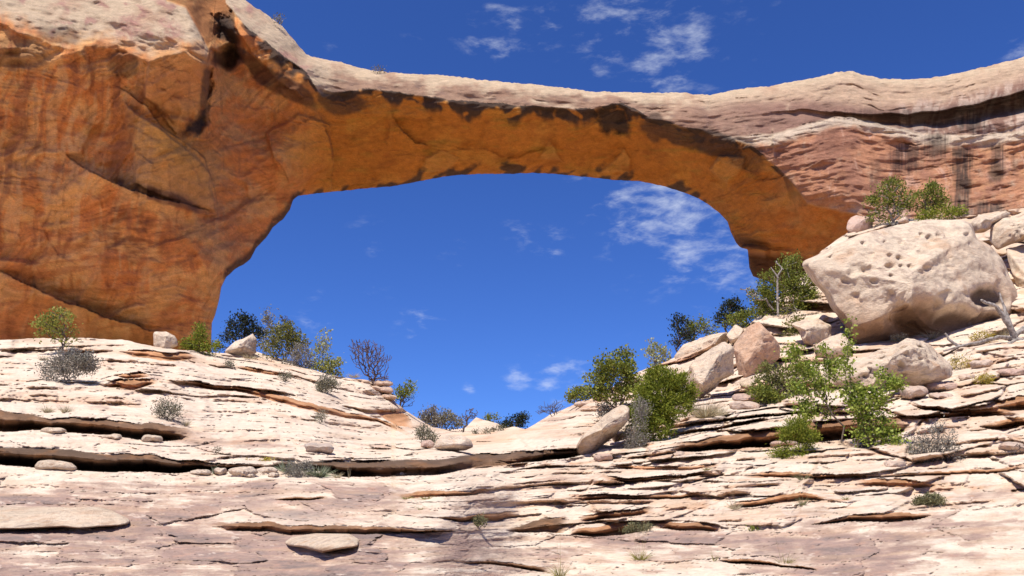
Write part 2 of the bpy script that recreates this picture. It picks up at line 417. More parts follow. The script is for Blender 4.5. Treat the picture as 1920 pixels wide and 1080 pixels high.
def terrain_fields(px, py):
    """world Y and rock colour of the displaced slickrock, for every (px, py)"""
    shp = px.shape
    Y = np.exp(fY(px, py))
    dYdp = np.abs(np.gradient(Y, axis=0) / np.minimum(np.gradient(py, axis=0), 1e9))
    dYdp = np.minimum(dYdp, .18)
    B = fB(px, py)
    wy = 4 * fbm2(px / 340, py / 90, 3, 1) + 2.6 * fbm2(px / 60, py / 20, 3, 2)
    q = B + wy
    # how strongly the thin beds show
    right = sstep(820, 1050, px + .2 * (py - 900))
    fore = sstep(868, 892, B)
    amp = 1.0 - .78 * fore * (1 - right)
    amp = amp * (1 - .85 * sstep(985, 1010, B)) * (1 - .75 * blob(px, py, 1800, 1010, 240, 70))
    amp = amp * (1 - .55 * blob(px, py, 330, 800, 420, 45)) * (1 - .5 * blob(px, py, 640, 815, 150, 30))
    amp = amp * (1 - .35 * blob(px, py, 1060, 800, 90, 40))
    hill = (1 - fore) * (1 - sstep(820, 900, px)); amp = amp * (1 - .3 * hill)
    disp = 0; ris = np.zeros(shp)
    for Lpx, along, seed, thr, a in ((46, 230, 11, .0, .40), (23, 120, 23, .05, .38), (11, 64, 31, .08, .42), (5.5, 36, 47, .10, .34)):
        k = 1 if Lpx > 12 else (.8 - .25 * right + .2 * hill)
        p_, r_, idx = saw_layer(px, q, Lpx, along, seed, thr)
        disp = disp + a * Lpx * dYdp * p_ * amp * k
        ris = np.maximum(ris, r_ * amp * np.clip(Lpx / 12, .45, 1))
    und = .16 * dYdp * 30 * fbm2(px / 150, B / 28, 4, 61) + .085 * dYdp * 30 * fbm2(px / 26, B / 7, 4, 71)
    und = und + .02 * dYdp * 30 * noise2(px / 6, B / 2.4, 77)
    disp = disp + und
    # broken slabs: cells drawn out along the bedding, each stepped and tilted its own way, with joints between
    bxw = px + 10 * fbm2(px / 40, B / 12, 3, 161); byw = (B + 3.0 * fbm2(px / 60, B / 16, 3, 163))
    wt = amp * (.25 + .75 * np.maximum(right * (1 - sstep(1000, 1020, B)), .45 * hill))
    jn = np.zeros(shp)
    for sc, k, a, sd in ((190, 5.6, 19, 4), (105, 5.2, 9.5, 5), (50, 5.5, 3, 8)):
        v, ed = worley_plates(bxw, byw * k, sc, sd)
        disp = disp + dYdp * a * .85 * v * wt * sstep(.0, .08, ed) - dYdp * a * .10 * sstep(.06, .0, ed) * wt
        jn = np.maximum(jn, sstep(.06, .0, ed) * wt * (a > 10))
    vf, ef = worley_plates(bxw + 14 * fbm2(px / 30, B / 7, 4, 171), (byw + 2.5 * fbm2(px / 30, B / 7, 4, 173)) * 5.0, 150, 12)
    vg, eg = worley_plates(bxw + 8 * fbm2(px / 16, B / 5, 3, 175), byw * 5.0, 60, 15)
    flk = fore * (1 - .8 * right * (1 - sstep(985, 1010, B)))
    disp = disp + flk * dYdp * (4.5 * vf * sstep(0, .04, ef) + 1.6 * vg * sstep(0, .05, eg))
    # colour of the rock
    c = np.zeros(shp + (3,)) + np.array(CREAM)
    n1 = fbm2(px / 120, B / 30, 5, 81, .6); n2 = fbm2(px / 40, B / 9, 4, 91, .6); n3 = fbm2(px / 14, B / 3.5, 3, 95)
    c = mixc(c, PINK, .5 * sstep(-.1, .6, n1 + .4 * n2))
    stain = 1.0 * fore * (1 - sstep(560, 1000, px + 60 * n1)) * sstep(888, 925, py) + .85 * blob(px, py, 960, 1045, 330, 45) + .95 * blob(px, py, 1530, 1035, 190, 55) + .55 * blob(px, py, 1800, 1000, 230, 90)
    stain = stain + .6 * blob(px, py, 440, 830, 150, 20) + .8 * blob(px, py, 1230, 1010, 260, 16) + .35 * blob(px, py, 1060, 800, 90, 35) + .5 * blob(px, py, 1030, 880, 120, 18)
    tn = n1 * .55 + .6 * fbm2(px / 120 + .01 * py, B / 9, 5, 85, .6) + .22 * fbm2(px / 24, B / 3, 4, 86, .6)
    sv = np.clip(stain, 0, 1) * .60 - .25 + tn * 1.0 + .34 * flk * vf + .22 * flk * vg
    c = mixc(c, (.47, .34, .255), sstep(-.12, .20, sv)); c = mixc(c, MAUVE, .9 * sstep(.10, .42, sv))
    c = mixc(c, GREY, .8 * sstep(.42, .75, sv + .25 * fbm2(px / 60, B / 12, 4, 103)))
    c = mixc(c, (.46, .27, .19), .45 * sstep(.2, .4, fbm2(px / 44, B / 7, 4, 104)) * sstep(.05, .3, sv))
    flake = sstep(.28, .36, fbm2(px / 60, B / 13, 4, 107)) * fore
    c = mixc(c, (.60, .48, .385), .7 * flake * sstep(.05, .2, fbm2(px / 20, B / 4, 3, 108) + .15))
    c = mixc(c, (.55, .33, .19), .75 * ris); c = mixc(c, RUST, .45 * ris * sstep(0, .4, n2))
    c = mixc(c, (.50, .30, .22), .45 * sstep(.2, .5, fbm2(px / 90, B / 10, 4, 113)) * (1 - fore))
    c = mixc(c, (.40, .235, .14), .45 * jn)
    cellv = worley_plates(bxw, byw * 5.2, 120, 5)[0]
    c = mixc(c, (.55, .375, .245), .55 * wt * sstep(.0, .5, cellv)); c = mixc(c, (.50, .33, .21), .4 * sstep(.05, .4, fbm2(px / 150, B / 12, 4, 165)))
    # fine dark pits and cracks along the bedding
    disp = disp - .9 * dYdp * 3.0 * sstep(.35, .6, fbm2(px / 26, B / 2.6, 3, 121)) * (1 - .3 * fore)
    # the named ledges
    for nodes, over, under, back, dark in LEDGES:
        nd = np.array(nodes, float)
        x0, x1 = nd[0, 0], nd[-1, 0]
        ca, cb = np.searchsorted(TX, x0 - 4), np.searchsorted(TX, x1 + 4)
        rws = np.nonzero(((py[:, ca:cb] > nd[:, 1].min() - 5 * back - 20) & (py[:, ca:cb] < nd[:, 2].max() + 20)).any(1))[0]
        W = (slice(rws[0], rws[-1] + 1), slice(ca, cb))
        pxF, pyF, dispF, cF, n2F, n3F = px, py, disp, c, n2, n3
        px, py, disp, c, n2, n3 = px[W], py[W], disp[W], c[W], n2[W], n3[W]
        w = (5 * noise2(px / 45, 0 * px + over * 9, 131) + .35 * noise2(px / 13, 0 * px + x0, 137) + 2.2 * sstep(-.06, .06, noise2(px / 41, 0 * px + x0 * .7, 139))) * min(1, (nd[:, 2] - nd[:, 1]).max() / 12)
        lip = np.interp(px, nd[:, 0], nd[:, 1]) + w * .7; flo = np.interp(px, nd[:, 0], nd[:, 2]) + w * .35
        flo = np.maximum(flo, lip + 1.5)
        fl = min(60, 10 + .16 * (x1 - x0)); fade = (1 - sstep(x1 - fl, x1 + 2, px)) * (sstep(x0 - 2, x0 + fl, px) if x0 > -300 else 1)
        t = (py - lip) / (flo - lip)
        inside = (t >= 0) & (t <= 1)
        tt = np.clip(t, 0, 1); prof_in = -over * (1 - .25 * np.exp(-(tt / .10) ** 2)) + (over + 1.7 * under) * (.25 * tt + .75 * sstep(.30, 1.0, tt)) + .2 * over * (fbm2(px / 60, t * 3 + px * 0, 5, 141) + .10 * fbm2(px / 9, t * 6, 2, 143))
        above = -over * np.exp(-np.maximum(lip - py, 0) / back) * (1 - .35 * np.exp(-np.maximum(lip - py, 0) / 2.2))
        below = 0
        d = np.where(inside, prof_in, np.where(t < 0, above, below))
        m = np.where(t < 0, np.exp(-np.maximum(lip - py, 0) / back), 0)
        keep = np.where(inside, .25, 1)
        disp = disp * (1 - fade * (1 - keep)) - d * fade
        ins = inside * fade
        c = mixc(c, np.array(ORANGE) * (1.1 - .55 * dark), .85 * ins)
        c = mixc(c, np.array(BROWN) * (1.1 - .5 * dark), .75 * ins * sstep(-.3, .3, n2 + .5 * fbm2(px / 40, t * 3, 3, 145) + .35 * dark))  # undersides painted darker, standing for shade in the cavity
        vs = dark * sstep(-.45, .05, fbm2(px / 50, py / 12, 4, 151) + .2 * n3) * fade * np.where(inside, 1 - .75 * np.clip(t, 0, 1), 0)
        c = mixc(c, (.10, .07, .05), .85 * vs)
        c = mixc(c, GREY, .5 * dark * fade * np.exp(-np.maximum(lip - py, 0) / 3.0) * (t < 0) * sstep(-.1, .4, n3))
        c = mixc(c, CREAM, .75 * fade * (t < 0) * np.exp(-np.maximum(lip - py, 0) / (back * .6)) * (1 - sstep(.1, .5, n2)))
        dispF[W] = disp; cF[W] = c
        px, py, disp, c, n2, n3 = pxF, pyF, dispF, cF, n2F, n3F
    return Y - disp, c


NC_T, NR_T = 1261, 640
TX = np.linspace(-320, 2240, NC_T)
_sk = SKY(TX) + 2.0 * fbm2(TX / 40, TX * 0, 4, 201) * 1.5
TT = np.linspace(0, 1, NR_T)
TPX = np.broadcast_to(TX[None, :], (NR_T, NC_T)).copy()
TPY = _sk[None, :] + (PB - _sk[None, :]) * TT[:, None]
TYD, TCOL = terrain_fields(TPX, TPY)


def ground_Y(px, py):
    ci = np.clip((px + 320) / 2560 * (NC_T - 1), 0, NC_T - 1.001); c0 = int(ci)
    sk = _sk[c0]; t = min(max((py - sk) / (PB - sk), 0.0), 1.0) * (NR_T - 1)
    r0 = min(int(t), NR_T - 2); a = t - r0
    return float(TYD[r0, c0] * (1 - a) + TYD[r0 + 1, c0] * a)


def ground_pt(px, py):
    return at(np.float64(px), np.float64(py), ground_Y(px, py))


def build_terrain():
    P = at(TPX, TPY, TYD)
    # beyond the skyline the rock rolls over and falls away; in front it runs on under the camera
    back = []; p0 = P[0]
    for k in range(1, 25):
        dY = .25 * 1.29 ** k
        q = p0.copy(); sc = (p0[:, 1] + dY) / p0[:, 1]
        q[:, 0] = p0[:, 0] * sc; q[:, 1] = p0[:, 1] + dY
        q[:, 2] = p0[:, 2] - .02 - .10 * dY - .002 * dY ** 2 + .12 * fbm2(q[:, 0] / 3, q[:, 1] / 3, 3, 7) * min(1, dY / 4)
        back.append(q)
    front = []; pf = P[-1]
    for k in range(1, 26):
        q = pf.copy(); dY = k * k * .07
        q[:, 1] = pf[:, 1] - dY; q[:, 2] = pf[:, 2] - .16 * dY + .05 * fbm2(q[:, 0] / 2, q[:, 1] / 2, 3, 9)
        q[:, 0] = pf[:, 0] * (1 + dY * .25)
        front.append(q)
    V = np.concatenate([np.array(back[::-1]), P, np.array(front)], 0)
    C = np.concatenate([np.repeat(TCOL[:1], 24, 0), TCOL, np.repeat(TCOL[-1:], 25, 0)], 0)
    nr = V.shape[0]
    # the rock runs on to both sides, well past the frame
    ext = 16
    def side(col, sgn):
        o = []
        for k in range(1, ext + 1):
            q = col.copy(); d = .12 * k ** 2.1
            q[:, 0] += sgn * d; q[:, 2] += .5 * min(1, d / 6) * fbm2(q[:, 0] / 3, q[:, 1] / 3, 3, 13)
            o.append(q)
        return o
    V = np.concatenate([np.stack(side(V[:, 0], -1)[::-1], 1), V, np.stack(side(V[:, -1], 1), 1)], 1)
    C = np.concatenate([np.repeat(C[:, :1], ext, 1), C, np.repeat(C[:, -1:], ext, 1)], 1)
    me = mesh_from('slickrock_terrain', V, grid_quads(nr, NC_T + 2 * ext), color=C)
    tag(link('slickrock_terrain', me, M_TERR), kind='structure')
    s = 2500.0
    gx = np.linspace(-s, s, 60); gy = np.linspace(-s, s, 60)
    X, Yy = np.meshgrid(gx, gy)
    Z = -9 + 1.0 * fbm2(X / 300, Yy / 300, 3, 5)
    me = mesh_from('ground', np.stack([X, Yy, Z], -1), grid_quads(60, 60)[:, ::-1], color=np.zeros((60, 60, 3)) + np.array((.45, .33, .25)))
    tag(link('ground', me, M_TERR), kind='structure')


build_terrain()

# ------------------------------------------------------------------ the natural bridge
A_TOP = curve([(-360, -260), (0, -200), (200, -150), (300, -115), (400, -55), (440, -18), (460, 0), (478, 14), (500, 27), (530, 50), (555, 80), (575, 103), (600, 110), (640, 117), (680, 128), (720, 135), (760, 138), (840, 141), (900, 150), (1000, 158), (1060, 165), (1110, 172), (1200, 174), (1280, 174), (1330, 178), (1380, 168), (1440, 162), (1500, 150), (1540, 143), (1575, 134), (1600, 133), (1620, 140), (1650, 147), (1700, 149), (1740, 147), (1790, 138), (1850, 125), (1900, 112), (1920, 107), (2000, 95), (2280, 70)])
A_BOT = curve([(-360, 720), (380, 720), (395, 700), (397, 606), (403, 592), (411, 562), (415, 538), (424, 520), (440, 505), (455, 497), (470, 485), (480, 465), (500, 445), (512, 425), (530, 412), (544, 392), (549, 375), (560, 367), (600, 362), (650, 357), (700, 352), (730, 350), (760, 345), (810, 335), (850, 329), (900, 326), (960, 326), (1000, 324), (1040, 326), (1100, 332), (1160, 338), (1200, 340), (1240, 348), (1280, 360), (1310, 372), (1330, 385), (1350, 400), (1364, 415), (1370, 435), (1380, 455), (1388, 464), (1402, 468), (1403, 480), (1405, 502), (1412, 518), (1445, 530), (1490, 570), (1560, 650), (2280, 680)])
A_BROW = curve([(-360, 30), (0, 45), (48, 70), (74, 74), (122, 89), (178, 84), (207, 89), (252, 104), (278, 118), (315, 104), (352, 93), (389, 112), (399, 60), (404, -20), (418, 0), (463, 55), (518, 96), (574, 137), (596, 172), (605, 181), (640, 178), (677, 170), (719, 172), (790, 181), (850, 190), (925, 197), (1056, 205), (1110, 206), (1162, 196), (1197, 211), (1221, 225), (1282, 239), (1343, 255), (1404, 272), (1445, 304), (1486, 345), (1514, 382), (1567, 394), (1608, 402), (1640, 440), (1700, 640), (2280, 680)])
AY = [  # world Y of the front surface
    (-360, -260, 76), (0, -200, 76), (200, -150, 76), (330, -100, 76), (-360, 30, 56), (0, 45, 60), (120, 88, 61), (250, 104, 62.5), (385, 108, 66), (200, -20, 68), (0, -60, 67),
    (-360, 350, 64), (0, 200, 63.5), (0, 350, 67.5), (0, 500, 72), (0, 640, 81), (-360, 660, 78), (0, 720, 86), (200, 200, 65.5), (200, 350, 69.5), (200, 500, 74), (200, 640, 82), (200, 720, 87),
    (330, 200, 68), (350, 300, 70.5), (330, 420, 73.5), (350, 550, 78.5), (390, 650, 83.5), (380, 720, 86), (400, 500, 78), (412, 545, 82), (403, 592, 83.5),
    (440, -18, 79), (500, 27, 79), (463, 58, 72), (430, 120, 74.5), (518, 98, 74), (574, 139, 76), (575, 105, 80), (596, 172, 77.5), (450, 200, 77), (450, 330, 79.5), (450, 440, 82), (470, 484, 84.5), (500, 250, 79.5), (540, 320, 81), (547, 380, 87.5), (512, 425, 86.5), (560, 366, 88.5),
    (620, 113, 82), (605, 183, 78.5), (620, 260, 83), (640, 357, 90), (700, 131, 82), (700, 172, 79.3), (700, 260, 84.5), (700, 352, 90.5), (850, 142, 82), (850, 190, 79.5), (850, 260, 85), (850, 329, 91),
    (1000, 158, 82), (1000, 202, 79.5), (1000, 265, 85), (1000, 324, 91), (1150, 174, 81.5), (1150, 200, 79.3), (1150, 270, 85), (1150, 337, 90.5), (1280, 174, 81), (1282, 239, 78), (1282, 300, 82.5), (1282, 360, 88.5),
    (1400, 166, 81), (1404, 272, 76.5), (1390, 360, 80.5), (1370, 432, 86.5), (1330, 385, 88), (1486, 345, 74.5), (1514, 382, 74), (1450, 345, 78.4), (1480, 385, 78.2), (1450, 420, 81), (1400, 466, 85), (1500, 470, 82.5), (1408, 530, 87), (1420, 620, 90),
    (1600, 133, 83), (1620, 260, 77.2), (1620, 400, 71.5), (1700, 149, 83), (1700, 205, 79.5), (1700, 320, 76), (1720, 420, 70.5), (1850, 125, 82), (1850, 200, 78.5), (1850, 300, 75.5), (1850, 400, 70), (1920, 107, 82), (1920, 300, 74), (1920, 420, 68.5), (2280, 70, 78), (2280, 420, 63), (2280, 680, 56), (1700, 640, 63), (1560, 430, 77), (1560, 640, 75)]
fA = tps(AY, 1e-4)


FACETS = [([(1012, 299), (1031, 262), (1042, 280), (1062, 302)], .5), ([(1128, 322), (1170, 281), (1178, 300), (1176, 326)], .45), ([(784, 322), (796, 292), (830, 285), (860, 297), (840, 318)], .45), ([(1330, 320), (1352, 292), (1400, 290), (1392, 318), (1365, 345)], .6),
          ([(282, 112), (350, 96), (390, 118), (384, 190), (330, 230), (270, 180)], 1.0), ([(235, 185), (300, 240), (352, 275), (392, 310), (404, 392), (330, 380), (255, 340)], .9), ([(500, 252), (560, 215), (620, 230), (622, 300), (560, 350), (520, 320)], .7)]


def inpoly(x, y, poly, soft):
    m = None
    p = np.array(poly, float); cx, cy = p.mean(0)
    for k in range(len(p)):
        a = p[k]; b = p[(k + 1) % len(p)]; n = np.array((b[1] - a[1], a[0] - b[0])); n = n / np.linalg.norm(n)
        if (np.array((cx, cy)) - a) @ n < 0: n = -n
        d = (x - a[0]) * n[0] + (y - a[1]) * n[1]
        m = d if m is None else np.minimum(m, d)
    return sstep(-soft, soft, m)


CREASES = [  # polyline, step in m (+ = side to the left of travel stands out), width px
    ([(290, -60), (312, 2), (348, 15), (372, 58), (393, 100), (392, 140), (384, 195), (360, 230), (335, 252)], -3.2, 70),
    ([(230, 170), (270, 195), (300, 235), (350, 270), (385, 300), (405, 350), (408, 400)], -1.9, 80),
    ([(130, 295), (170, 320), (240, 350), (300, 372), (385, 392)], -2.4, 55),
    ([(0, 510), (40, 528), (90, 550), (150, 580), (220, 600), (300, 625)], -2.2, 70),
    ([(620, 380), (625, 300), (620, 260), (600, 215)], 1.2, 60),
    ([(495, 250), (520, 300), (548, 350)], .7, 40),
    ([(440, 40), (470, 100), (520, 150), (560, 185), (600, 178)], .6, 40),
    ([(735, 215), (755, 245), (780, 268), (806, 276)], -1.0, 45),
    ([(1447, 245), (1450, 265), (1452, 285)], .8, 20),
    ([(45, 120), (52, 200), (48, 300), (47, 370)], .35, 14),
    ([(0, 215), (60, 222), (140, 230), (230, 232)], .3, 18),
    ([(1520, 235), (1560, 222), (1600, 220), (1650, 236), (1700, 246), (1780, 256), (1860, 252), (1920, 245), (2280, 235)], -1.1, 45),
]


SGN = 1.0


def arch_fields(px, py):
    Y = fA(px, py); T = A_TOP(px); Bt = A_BOT(px); M = A_BROW(px) + 5 * fbm2(px / 40, px * 0, 4, 301) + 9 * fbm2(px / 60, px * 0, 5, 303) * (1 - sstep(380, 420, px))
    wx = px + 9 * fbm2(px / 60, py / 60, 3, 311); wy = py + 9 * fbm2(px / 60, py / 60, 3, 317)
    sC, _ = polydist(px, py, [(290, -60), (312, 2), (348, 15), (372, 58), (393, 100), (395, 125)])
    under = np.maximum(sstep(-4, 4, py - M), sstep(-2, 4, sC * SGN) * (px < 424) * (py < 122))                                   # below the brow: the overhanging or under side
    left = 1 - sstep(560, 640, px + .1 * (py - 200))
    rightw = sstep(1200, 1450, px)
    D = 0
    # rounded edges at the silhouette
    D = D - 1.6 * np.exp(-np.maximum(py - T, 0) / 9.0) - 1.0 * np.exp(-np.maximum(Bt - py, 0) / 5.0) * (px > 400)
    # the brow lip
    D = D + .55 * np.exp(-np.abs(py - M) / 12.0) * (1 - under * .6)
    # beds in the lit band (caps and thin courses)
    band = 1 - under
    s1 = np.sin((wy - T) / 7.2 + 2 * noise2(px / 120, px * 0, 323)) * .16 * sstep(450, 620, px)
    D = D + band * s1 * sstep(.0, .5, noise2(px / 90, wy / 30, 327) + .3)
    D = D + band * (.6 * fbm2(px / 80, wy / 30, 3, 331) + .10 * fbm2(px / 26, wy / 9, 3, 337))
    bcr = sstep(.22, .45, fbm2(px / 80, (wy - T) / 6.5, 4, 465)) * band * sstep(-.2, .3, noise2(px / 60, py / 40, 466)) * (1 - .6 * left)
    D = D - .25 * bcr + .3 * band * fbm2(px / 120, (py - T) / 9, 3, 467)
    D = D + .5 * left * np.exp(-np.abs(py - M) / 30) * fbm2(px / 34, py / 20, 4, 343)
    # right wing: cap overhang with deep shade, shelves below
    capy = np.interp(px, [1380, 1500, 1600, 1700, 1800, 1920, 2280], [214, 206, 212, 214, 202, 172, 150]) + 3 * noise2(px / 40, px * 0, 347)
    cd_ = py - capy; cw = np.interp(px, [1380, 1550, 1700, 1800, 1920], [6, 10, 16, 24, 30]); ca = np.interp(px, [1380, 1500, 1620, 1750, 1920], [0, .5, 1.2, 2.2, 2.8])
    D = D - ca * sstep(-1, 5, cd_) * (1 - sstep(cw, cw * 1.7, cd_)) + ca * .5 * np.exp(-np.maximum(-cd_, 0) / 14) * (cd_ < 0)
    sh = np.interp(px, [1440, 1520, 1560, 1600, 1680, 1750, 1850, 1920, 2280], [256, 232, 222, 221, 240, 256, 254, 246, 240])
    for off, a in ((0, .9), (42, .5), (80, .6), (118, .5)):
        dd = py - (sh + off + 12 * fbm2(px / 70, px * 0 + off, 3, 349))
        D = D + rightw * a * np.where(dd < 0, -.35 * np.exp(dd / 8), np.exp(-dd / 22)) * sstep(1400, 1500, px) * sstep(-.3, .3, noise2(px / 110, px * 0 + off, 353) + .25)
    D = D + rightw * band * .55 * fbm2(px / 60, py / 30, 4, 355, .42)
    # plates and flakes of the shaded wall
    v1, e1 = worley_plates(wx + .35 * wy, wy * 1.25, 120, 3); v2, e2 = worley_plates(wx - .3 * wy, wy * 1.4, 46, 9)
    v3, e3 = worley_plates(wx, wy * 1.9, 105, 21)
    D = D + under * left * (.8 * v1 * sstep(0, .16, e1) + .30 * v2 * sstep(0, .2, e2)) + under * (1 - left) * (.8 * v3 * sstep(0, .22, e3) + .25 * v2 * sstep(0, .25, e2))
    D = D + under * .16 * np.sin((wy + .22 * wx) / 4.2 + 3 * noise2(px / 70, py / 70, 357)) * sstep(0, .5, noise2(px / 90, py / 60, 359)) * left
    D = D + under * (.28 * fbm2(px / 30, py / 18, 4, 361) + .8 * fbm2(px / 110, py / 80, 3, 367))
    angc = .25 + .5 * np.sin(9.0 * np.floor(v1 * 0 + hash1(np.floor(wx / 130) * 3.1 + np.floor((wy + .4 * wx) / 110) * 7.7, 5) * 4))
    qb = wy * np.cos(angc) - wx * np.sin(angc) * -1.0 + 10 * fbm2(px / 90, py / 90, 3, 471)
    bl = noise2(qb / 3.4, px / 160, 473) + .6 * noise2(qb / 8.5, px / 220, 475)
    bm = sstep(-.25, .35, noise2(px / 90, py / 70, 477) + .25) * under
    D = D + .13 * bl * bm
    for poly, a in FACETS:
        D = D + a * inpoly(wx, wy, poly, 3.0)
    # below the overhang of the right abutment the rock steps back
    D = D - 8.0 * sstep(466, 480, py - .10 * (px - 1405) + 4 * noise2(px / 14, px * 0, 369)) * sstep(1385, 1402, px) * (1 - sstep(1490, 1540, px))
    D = D - 1.2 * blob(wx, wy, 1440, 462, 50, 7, .12, 3) - 3.0 * blob(px, py, 392, 30, 26, 60, 0, 3)
    D = D + left * (1 - under) * .8 * fbm2(px / 90 + py / 60, (py - .35 * px) / 30, 4, 371, .42)
    cracks = np.zeros(px.shape)
    for pts, a, wd in CREASES:
        s, fr = polydist(wx, wy, pts)
        f = np.sin(np.clip(fr, 0.02, .98) * math.pi) ** .5
        side = np.where(s > 0, 1, 0) if a > 0 else np.where(s < 0, 1, 0)
        D = D + abs(a) * f * side * np.exp(-np.abs(s) / wd) * np.where(fr * (1 - fr) > 1e-5, 1, np.exp(-np.abs(s) / 8))
        cracks = np.maximum(cracks, np.exp(-(s / 1.5) ** 2) * f * sstep(-.35, .2, noise2(px / 30, py / 30, 375)) * min(1, abs(a)))
    # hollows: dark niche on the left shoulder, the crack pocket, the recess under the brow
    caves = [(425, 75, 20, 38, -.5, 3.2), (420, 110, 26, 18, .3, 1.6), (480, 130, 14, 26, -.7, .8), (60, 690, 380, 40, 0, 4.0)]
    for cx, cy, rx, ry, an, a in caves:
        D = D - a * blob(wx, wy, cx, cy, rx, ry, an, 4)
    Yd = Y - D
    # ---------------- colour of the rock, with some shade painted in
    n1 = fbm2(px / 90, py / 60, 5, 401, .6); n2 = fbm2(px / 30, py / 22, 4, 407, .6); n3 = fbm2(px / 9, py / 8, 3, 411)
    st = fbm2((px + .28 * (py - 200) * (1 - sstep(1000, 1200, px))) / 15 + 1.6 * noise2(px / 60, py / 70, 413), py / 85, 5, 417, .62)           # vertical streaks
    c = np.zeros(px.shape + (3,)) + np.array((.61, .455, .30))
    c = mixc(c, (.50, .31, .20), .8 * sstep(-.05, .5, n1 + .5 * n2) * band)
    # lower half of the band of the span: mauve and brown patina
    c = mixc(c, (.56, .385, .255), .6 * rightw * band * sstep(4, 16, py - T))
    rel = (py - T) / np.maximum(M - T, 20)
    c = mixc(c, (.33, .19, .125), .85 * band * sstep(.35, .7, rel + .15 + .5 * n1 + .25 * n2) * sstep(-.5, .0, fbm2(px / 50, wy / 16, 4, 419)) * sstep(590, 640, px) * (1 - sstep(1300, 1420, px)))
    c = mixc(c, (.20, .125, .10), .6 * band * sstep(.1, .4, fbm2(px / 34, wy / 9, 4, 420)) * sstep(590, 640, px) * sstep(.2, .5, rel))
    c = mixc(c, (.38, .24, .17), .35 * bcr * sstep(400, 520, px))
    # right wing: brown band with painted shade under the cap, cream shelf, maroon wall below
    sh1 = sh + 6 * fbm2(px / 40, px * 0, 3, 422)
    brn = rightw * band * sstep(-30, -4, py - capy - 16 * n1) * (1 - sstep(-6, 3, py - sh1))
    c = mixc(c, (.53, .355, .235), .7 * rightw * band * sstep(8, 30, py - T + 14 * n1) * (py < capy + 4) * sstep(-.3, .2, n2 + .2))
    c = mixc(c, (.26, .135, .10), .85 * brn * sstep(-.5, .1, n2 + .3))
    c = mixc(c, (.62, .46, .35), .8 * brn * sstep(1640, 1720, px) * sstep(-.15, .15, st + .3 * n2))
    low = rightw * band * sstep(6, 26, py - sh1 - 14 * n2)
    c = mixc(c, (.47, .205, .105), .9 * low * sstep(-.6, .1, n2 + .4 * st + .2))
    c = mixc(c, (.27, .13, .095), .5 * low * sstep(.0, .35, n1 + .4 * n2 + .3 * blob(px, py, 1600, 290, 120, 50)))
    c = mixc(c, (.60, .36, .25), .75 * low * sstep(.14, .36, st - .25 * n1) * sstep(-.3, .2, noise2(px / 60, py / 50, 424)))
    c = mixc(c, (.56, .29, .14), .6 * low * sstep(1700, 1800, px) * sstep(-.1, .3, n2))
    c = mixc(c, (.66, .52, .38), .9 * rightw * band * sstep(-5, 2, py - sh1) * (1 - sstep(8, 24, py - sh1 - 10 * n2)))
    c = mixc(c, (.62, .44, .32), .7 * low * sstep(370, 400, py) * sstep(-.2, .2, n2))
    c = mixc(c, (.46, .24, .19), .75 * left * band * sstep(.05, .3, n2 + .4 * n1) * sstep(-.1, .2, fbm2(px / 50, (py - .3 * px) / 26, 3, 426)))
    c = mixc(c, (.42, .20, .16), .7 * left * band * (blob(wx, wy, 240, 55, 30, 26, 0, 3) + blob(wx, wy, 325, 65, 18, 34, -.4, 3)) * sstep(-.4, .1, n3))
    # shaded wall: iron-red left, albedo raised for bounce light; golden under the span
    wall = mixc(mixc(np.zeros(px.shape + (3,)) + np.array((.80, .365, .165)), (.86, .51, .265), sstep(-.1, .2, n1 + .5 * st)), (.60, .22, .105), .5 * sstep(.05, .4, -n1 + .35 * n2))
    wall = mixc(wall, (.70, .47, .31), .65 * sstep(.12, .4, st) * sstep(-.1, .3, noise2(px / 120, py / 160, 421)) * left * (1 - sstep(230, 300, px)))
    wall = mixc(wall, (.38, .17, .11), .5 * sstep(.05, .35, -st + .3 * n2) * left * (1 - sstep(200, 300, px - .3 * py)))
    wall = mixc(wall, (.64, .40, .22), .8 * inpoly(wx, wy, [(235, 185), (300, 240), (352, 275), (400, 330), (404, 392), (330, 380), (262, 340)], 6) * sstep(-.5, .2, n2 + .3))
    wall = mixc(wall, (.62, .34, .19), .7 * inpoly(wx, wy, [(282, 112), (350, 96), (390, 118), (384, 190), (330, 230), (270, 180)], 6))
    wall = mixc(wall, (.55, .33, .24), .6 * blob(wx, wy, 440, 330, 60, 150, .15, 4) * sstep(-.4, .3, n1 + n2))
    wall = mixc(wall, (.20, .11, .105), .9 * sstep(.2, .7, blob(wx, wy, 300, 366, 95, 15, .36, 3) + .2 * n2))  # shadow under the crease, painted into the wall colour
    wall = mixc(wall, (.22, .11, .06), .6 * left * blob(wx, wy, 150, 640, 220, 26, .06, 3))  # shade of the lower-left overhang, painted on
    gold = np.zeros(px.shape + (3,)) + np.array((.70, .315, .085))
    gold = mixc(gold, (.76, .41, .12), sstep(-.1, .5, n1)); gold = mixc(gold, (.55, .225, .07), .6 * sstep(.1, .5, n2))
    # broad leaning bands down the outer wall, pale and rusty by turns, and level courses lower down
    lean = fbm2((px + .22 * (py - 200) + 14 * noise2(px / 80, py / 80, 481)) / 30, py / 240, 3, 483)
    lb = (1 - sstep(215, 300, px - .12 * py)) * sstep(95, 150, py) * (1 - .5 * sstep(400, 470, py))
    wall = mixc(wall, (.82, .53, .33), .75 * lb * sstep(.08, .22, lean)); wall = mixc(wall, (.42, .185, .125), .6 * lb * sstep(.10, .25, -lean))
    crs = fbm2(px / 120, (py + .12 * px) / 9, 4, 485)
    wall = mixc(wall, (.47, .19, .115), .55 * left * sstep(.1, .3, crs) * sstep(380, 430, py) * (1 - sstep(330, 380, px)))
